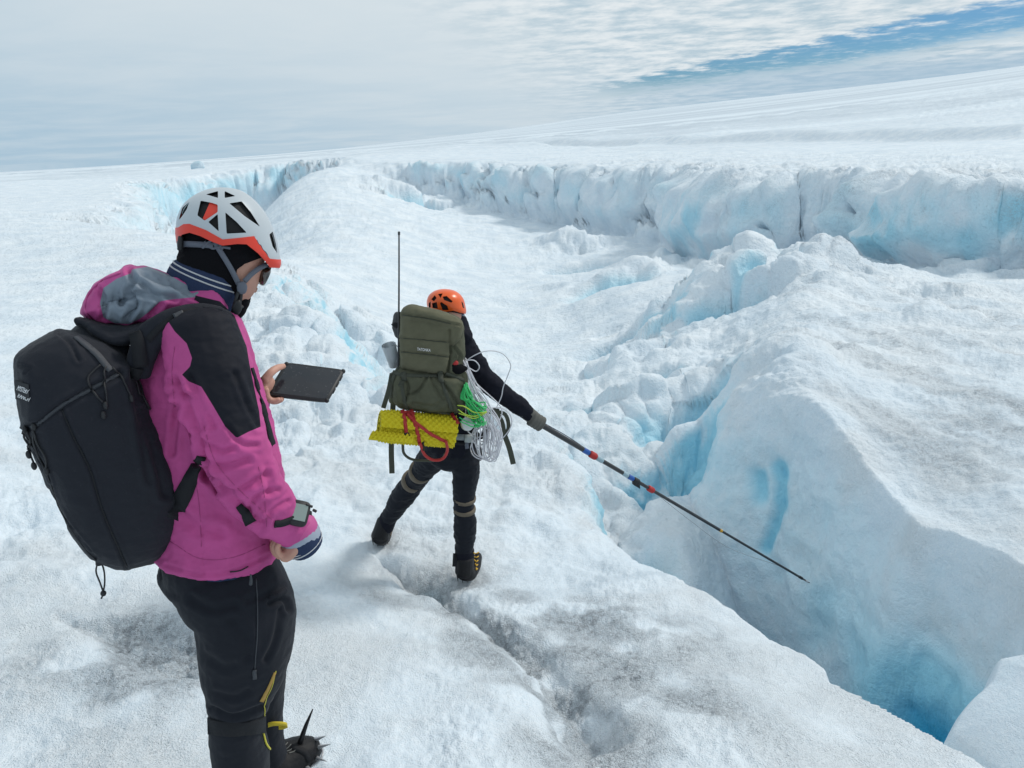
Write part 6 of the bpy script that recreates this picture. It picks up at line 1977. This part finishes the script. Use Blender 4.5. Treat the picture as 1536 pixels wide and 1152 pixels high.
def build_ropes():
    rnd = random.Random(5)
    r = thing('rope_coil', P(712, 600, 3.80), 'white cord hanging in loose tangled loops to the right of the olive backpack', 'rope')
    for i in range(17):
        t = i / 16
        x0, y0 = 694 + rnd.uniform(-2, 6), 540 + rnd.uniform(-4, 10)
        xb = 712 + 34 * rnd.random() ** 0.9
        yb = 640 + 55 * rnd.random()
        D0 = 3.70 + rnd.uniform(-0.03, 0.06)
        wd = rnd.uniform(5, 15)
        pts = [P(x0, y0, D0), P(x0 + (xb - x0) * 0.35 + rnd.uniform(-3, 4), y0 + (yb - y0) * 0.33, D0 - 0.03), P(xb + wd * 0.4, y0 + (yb - y0) * 0.7, D0 - 0.02),
               P(xb + wd * 0.2, yb - 8, D0), P(xb - wd * 0.3, yb, D0 + 0.01), P(xb - wd, yb - 12, D0 + 0.02), P(xb - wd * 1.0, y0 + (yb - y0) * 0.62, D0 + 0.03), P(x0 + (xb - x0) * 0.35 - wd * 0.4, y0 + (yb - y0) * 0.35, D0 + 0.03), P(x0 + 2, y0 + 4, D0 + 0.02)]
        mk('loop', wire(pts, 0.0033, n=6, seg=5), ROPE, r)
    for i in range(6):
        cx, cy = 724 + rnd.uniform(-10, 22), 662 + rnd.uniform(-20, 18)
        ra, rb = rnd.uniform(8, 18), rnd.uniform(12, 26)
        pts = []
        for k_ in range(9):
            a = 2 * math.pi * k_ / 8 + rnd.uniform(-0.2, 0.2)
            pts.append(P(cx + ra * math.cos(a), cy + rb * math.sin(a), 3.76 + rnd.uniform(-0.04, 0.04)))
        mk('loop', wire(pts, 0.0033, n=5, seg=5), ROPE, r)
    mk('stray_loop', wire([P(694, 545, 3.70), P(710, 534, 3.68), P(727, 527, 3.68), P(744, 527, 3.70), P(757, 533, 3.72), P(766, 547, 3.75), P(763, 560, 3.76), P(755, 580, 3.78), P(752, 595, 3.78), P(744, 613, 3.78)], 0.0026, n=7, seg=6), ROPE, r)
    mk('stray_loop', wire([P(700, 540, 3.68), P(712, 541, 3.68), P(719, 550, 3.70), P(714, 557, 3.72), P(704, 552, 3.70)], 0.0028, n=6, seg=6), ROPE, r)
    mk('stray_loop', wire([P(735, 612, 3.74), P(752, 612, 3.74), P(765, 622, 3.76), P(767, 638, 3.78), P(756, 655, 3.78), P(744, 662, 3.78), P(738, 652, 3.76)], 0.0028, n=6, seg=6), ROPE, r)
    g = thing('cord_bundle', P(718, 612, 3.66), 'bright green cord bunched in the white cord loops beside the olive backpack', 'cord')
    for i in range(16):
        x0, y0 = 697 + rnd.uniform(-3, 4), 575 + rnd.uniform(-2, 12)
        xe, ye = 722 + rnd.uniform(-14, 14), 622 + rnd.uniform(-12, 16)
        D0 = 3.63 + rnd.uniform(-0.03, 0.03)
        pts = [P(x0, y0, D0), P(x0 + rnd.uniform(-5, 8), y0 + 15, D0 - 0.01), P((x0 + xe) / 2 + rnd.uniform(-6, 6), (y0 + ye) / 2 + rnd.uniform(-3, 8), D0), P(xe, ye, D0), P(xe + rnd.uniform(-6, 10), ye + rnd.uniform(-8, 6), D0 + 0.02), P(xe - rnd.uniform(4, 16), ye - rnd.uniform(0, 12), D0 + 0.02)]
        mk('strand', wire(pts, 0.0036, n=5, seg=5), GREEN, g)
    for i in range(5):
        y = 612 + i * 6
        mk('tail', wire([P(686 + i, y - 4, 3.58), P(697, y + rnd.uniform(-2, 6), 3.58), P(712, y + rnd.uniform(4, 14) - 2, 3.60), P(730, y + rnd.uniform(-8, 8), 3.63)], 0.0030, n=5, seg=5), LIME if i < 3 else GREEN, g)
    # reel and harness
    k = thing('reel', P(701, 636, 3.62), 'round white plastic reel in the green and white cords', 'reel')
    c = P(701, 636, 3.64)
    ax = (-c.normalized() + Vector((0.3, 0, 0.5))).normalized()
    mk('disc', rings_mesh(frame_rings([c - ax * 0.012, c - ax * 0.009, c + ax * 0.009, c + ax * 0.012], [0.030, 0.034, 0.034, 0.030], [0.030, 0.034, 0.034, 0.030], seg=22, round_ends=False)), mat_plain('white_plastic', (0.62, 0.66, 0.66), 0.35), k)
    mk('hub', rings_mesh(frame_rings([c + ax * 0.010, c + ax * 0.016], [0.012, 0.011], [0.012, 0.011], seg=14, round_ends=False)), mat_plain('white_plastic_hub', (0.5, 0.54, 0.55), 0.35), k)


def build_harness(TT, JT):
    h = thing('harness', P(697, 658, 3.85), 'grey climbing harness belt at the waist of the person with the pole', 'harness')
    mk('belt', ribbon([TT, JT], [(676, 652), (684, 655), (697, 656), (709, 654), (716, 651)], 9, 0.006, lift=0.004, n=5, hold=5, fallback=3.9, follow=0.4), HARNESS, h)
    mk('buckle', ribbon([TT, JT], [(696, 657), (706, 657)], 12, 0.012, lift=0.008, n=3, fallback=3.88), mat_plain('pale_grey_plastic', (0.42, 0.46, 0.46), 0.5), h)
    mk('belt', ribbon([TT, JT], [(678, 662), (690, 665), (704, 664), (714, 661)], 5, 0.005, lift=0.004, n=5, hold=5, fallback=3.9), WEB, h)
    mk('tail', ribbon([TT, JT], [(699, 662), (699.5, 672)], 6, 0.004, lift=0.008, n=3, fallback=3.88), GREYWEB, h)
    mk('gear_loop', wire([P(710, 660, 3.84), P(716, 675, 3.84), P(720, 690, 3.86), P(722, 682, 3.86), P(720, 664, 3.86)], 0.005), CORD, h)


PPOLE, JT2, TT2, q0_, q1_, pd_ = build_person_pole()
build_pole(q0_, q1_, pd_)
build_pack_olive(JT2)
build_mat()
build_ropes()
build_harness(TT2, JT2)

# ------------------------------------------------------------------ loose ice
def ice_lump(c, rad, seed, label, cat='ice chunk', group=None, name='ice_chunk', sx=1.3, sz=0.8):
    bm = bmesh.new()
    bmesh.ops.create_icosphere(bm, subdivisions=4, radius=1.0)
    v = np.array([tuple(q.co) for q in bm.verts])
    f = [tuple(q.index for q in fc.verts) for fc in bm.faces]
    bm.free()
    rn = np.random.RandomState(seed)
    for _ in range(9):
        n = rn.normal(size=3)
        n /= np.linalg.norm(n)
        d = 0.62 + 0.2 * rn.rand()
        e = v @ n - d
        v = v - np.where(e > 0, e, 0)[:, None] * n * 0.85
    nn = v / np.linalg.norm(v, axis=1)[:, None]
    v = v + nn * (0.10 * fbm(v[:, 0] + seed, v[:, 1], v[:, 2], 0.6, 4))[:, None]
    v = v * np.array([rad * sx, rad, rad * sz]) + np.array(c)
    o = mk(name, (v, f), ICE_MAT, None, attrs={'ice': np.full(len(v), 0.45) + 0.3 * fbm(v[:, 0], v[:, 1], v[:, 2], rad, 2), 'dirt': np.full(len(v), 0.05)})
    o['base'] = (0, 0, 0)
    tag(o, label, cat, group)
    return o


q = P(296, 249, 125)
zl = land(np.array([q.x]), np.array([q.y]), False)[0][0]
ice_lump((q.x, q.y, zl + 0.5), 0.95, 3, 'lone block of ice sitting on the skyline behind the left cliff', name='ice_boulder', sx=1.25, sz=0.95)
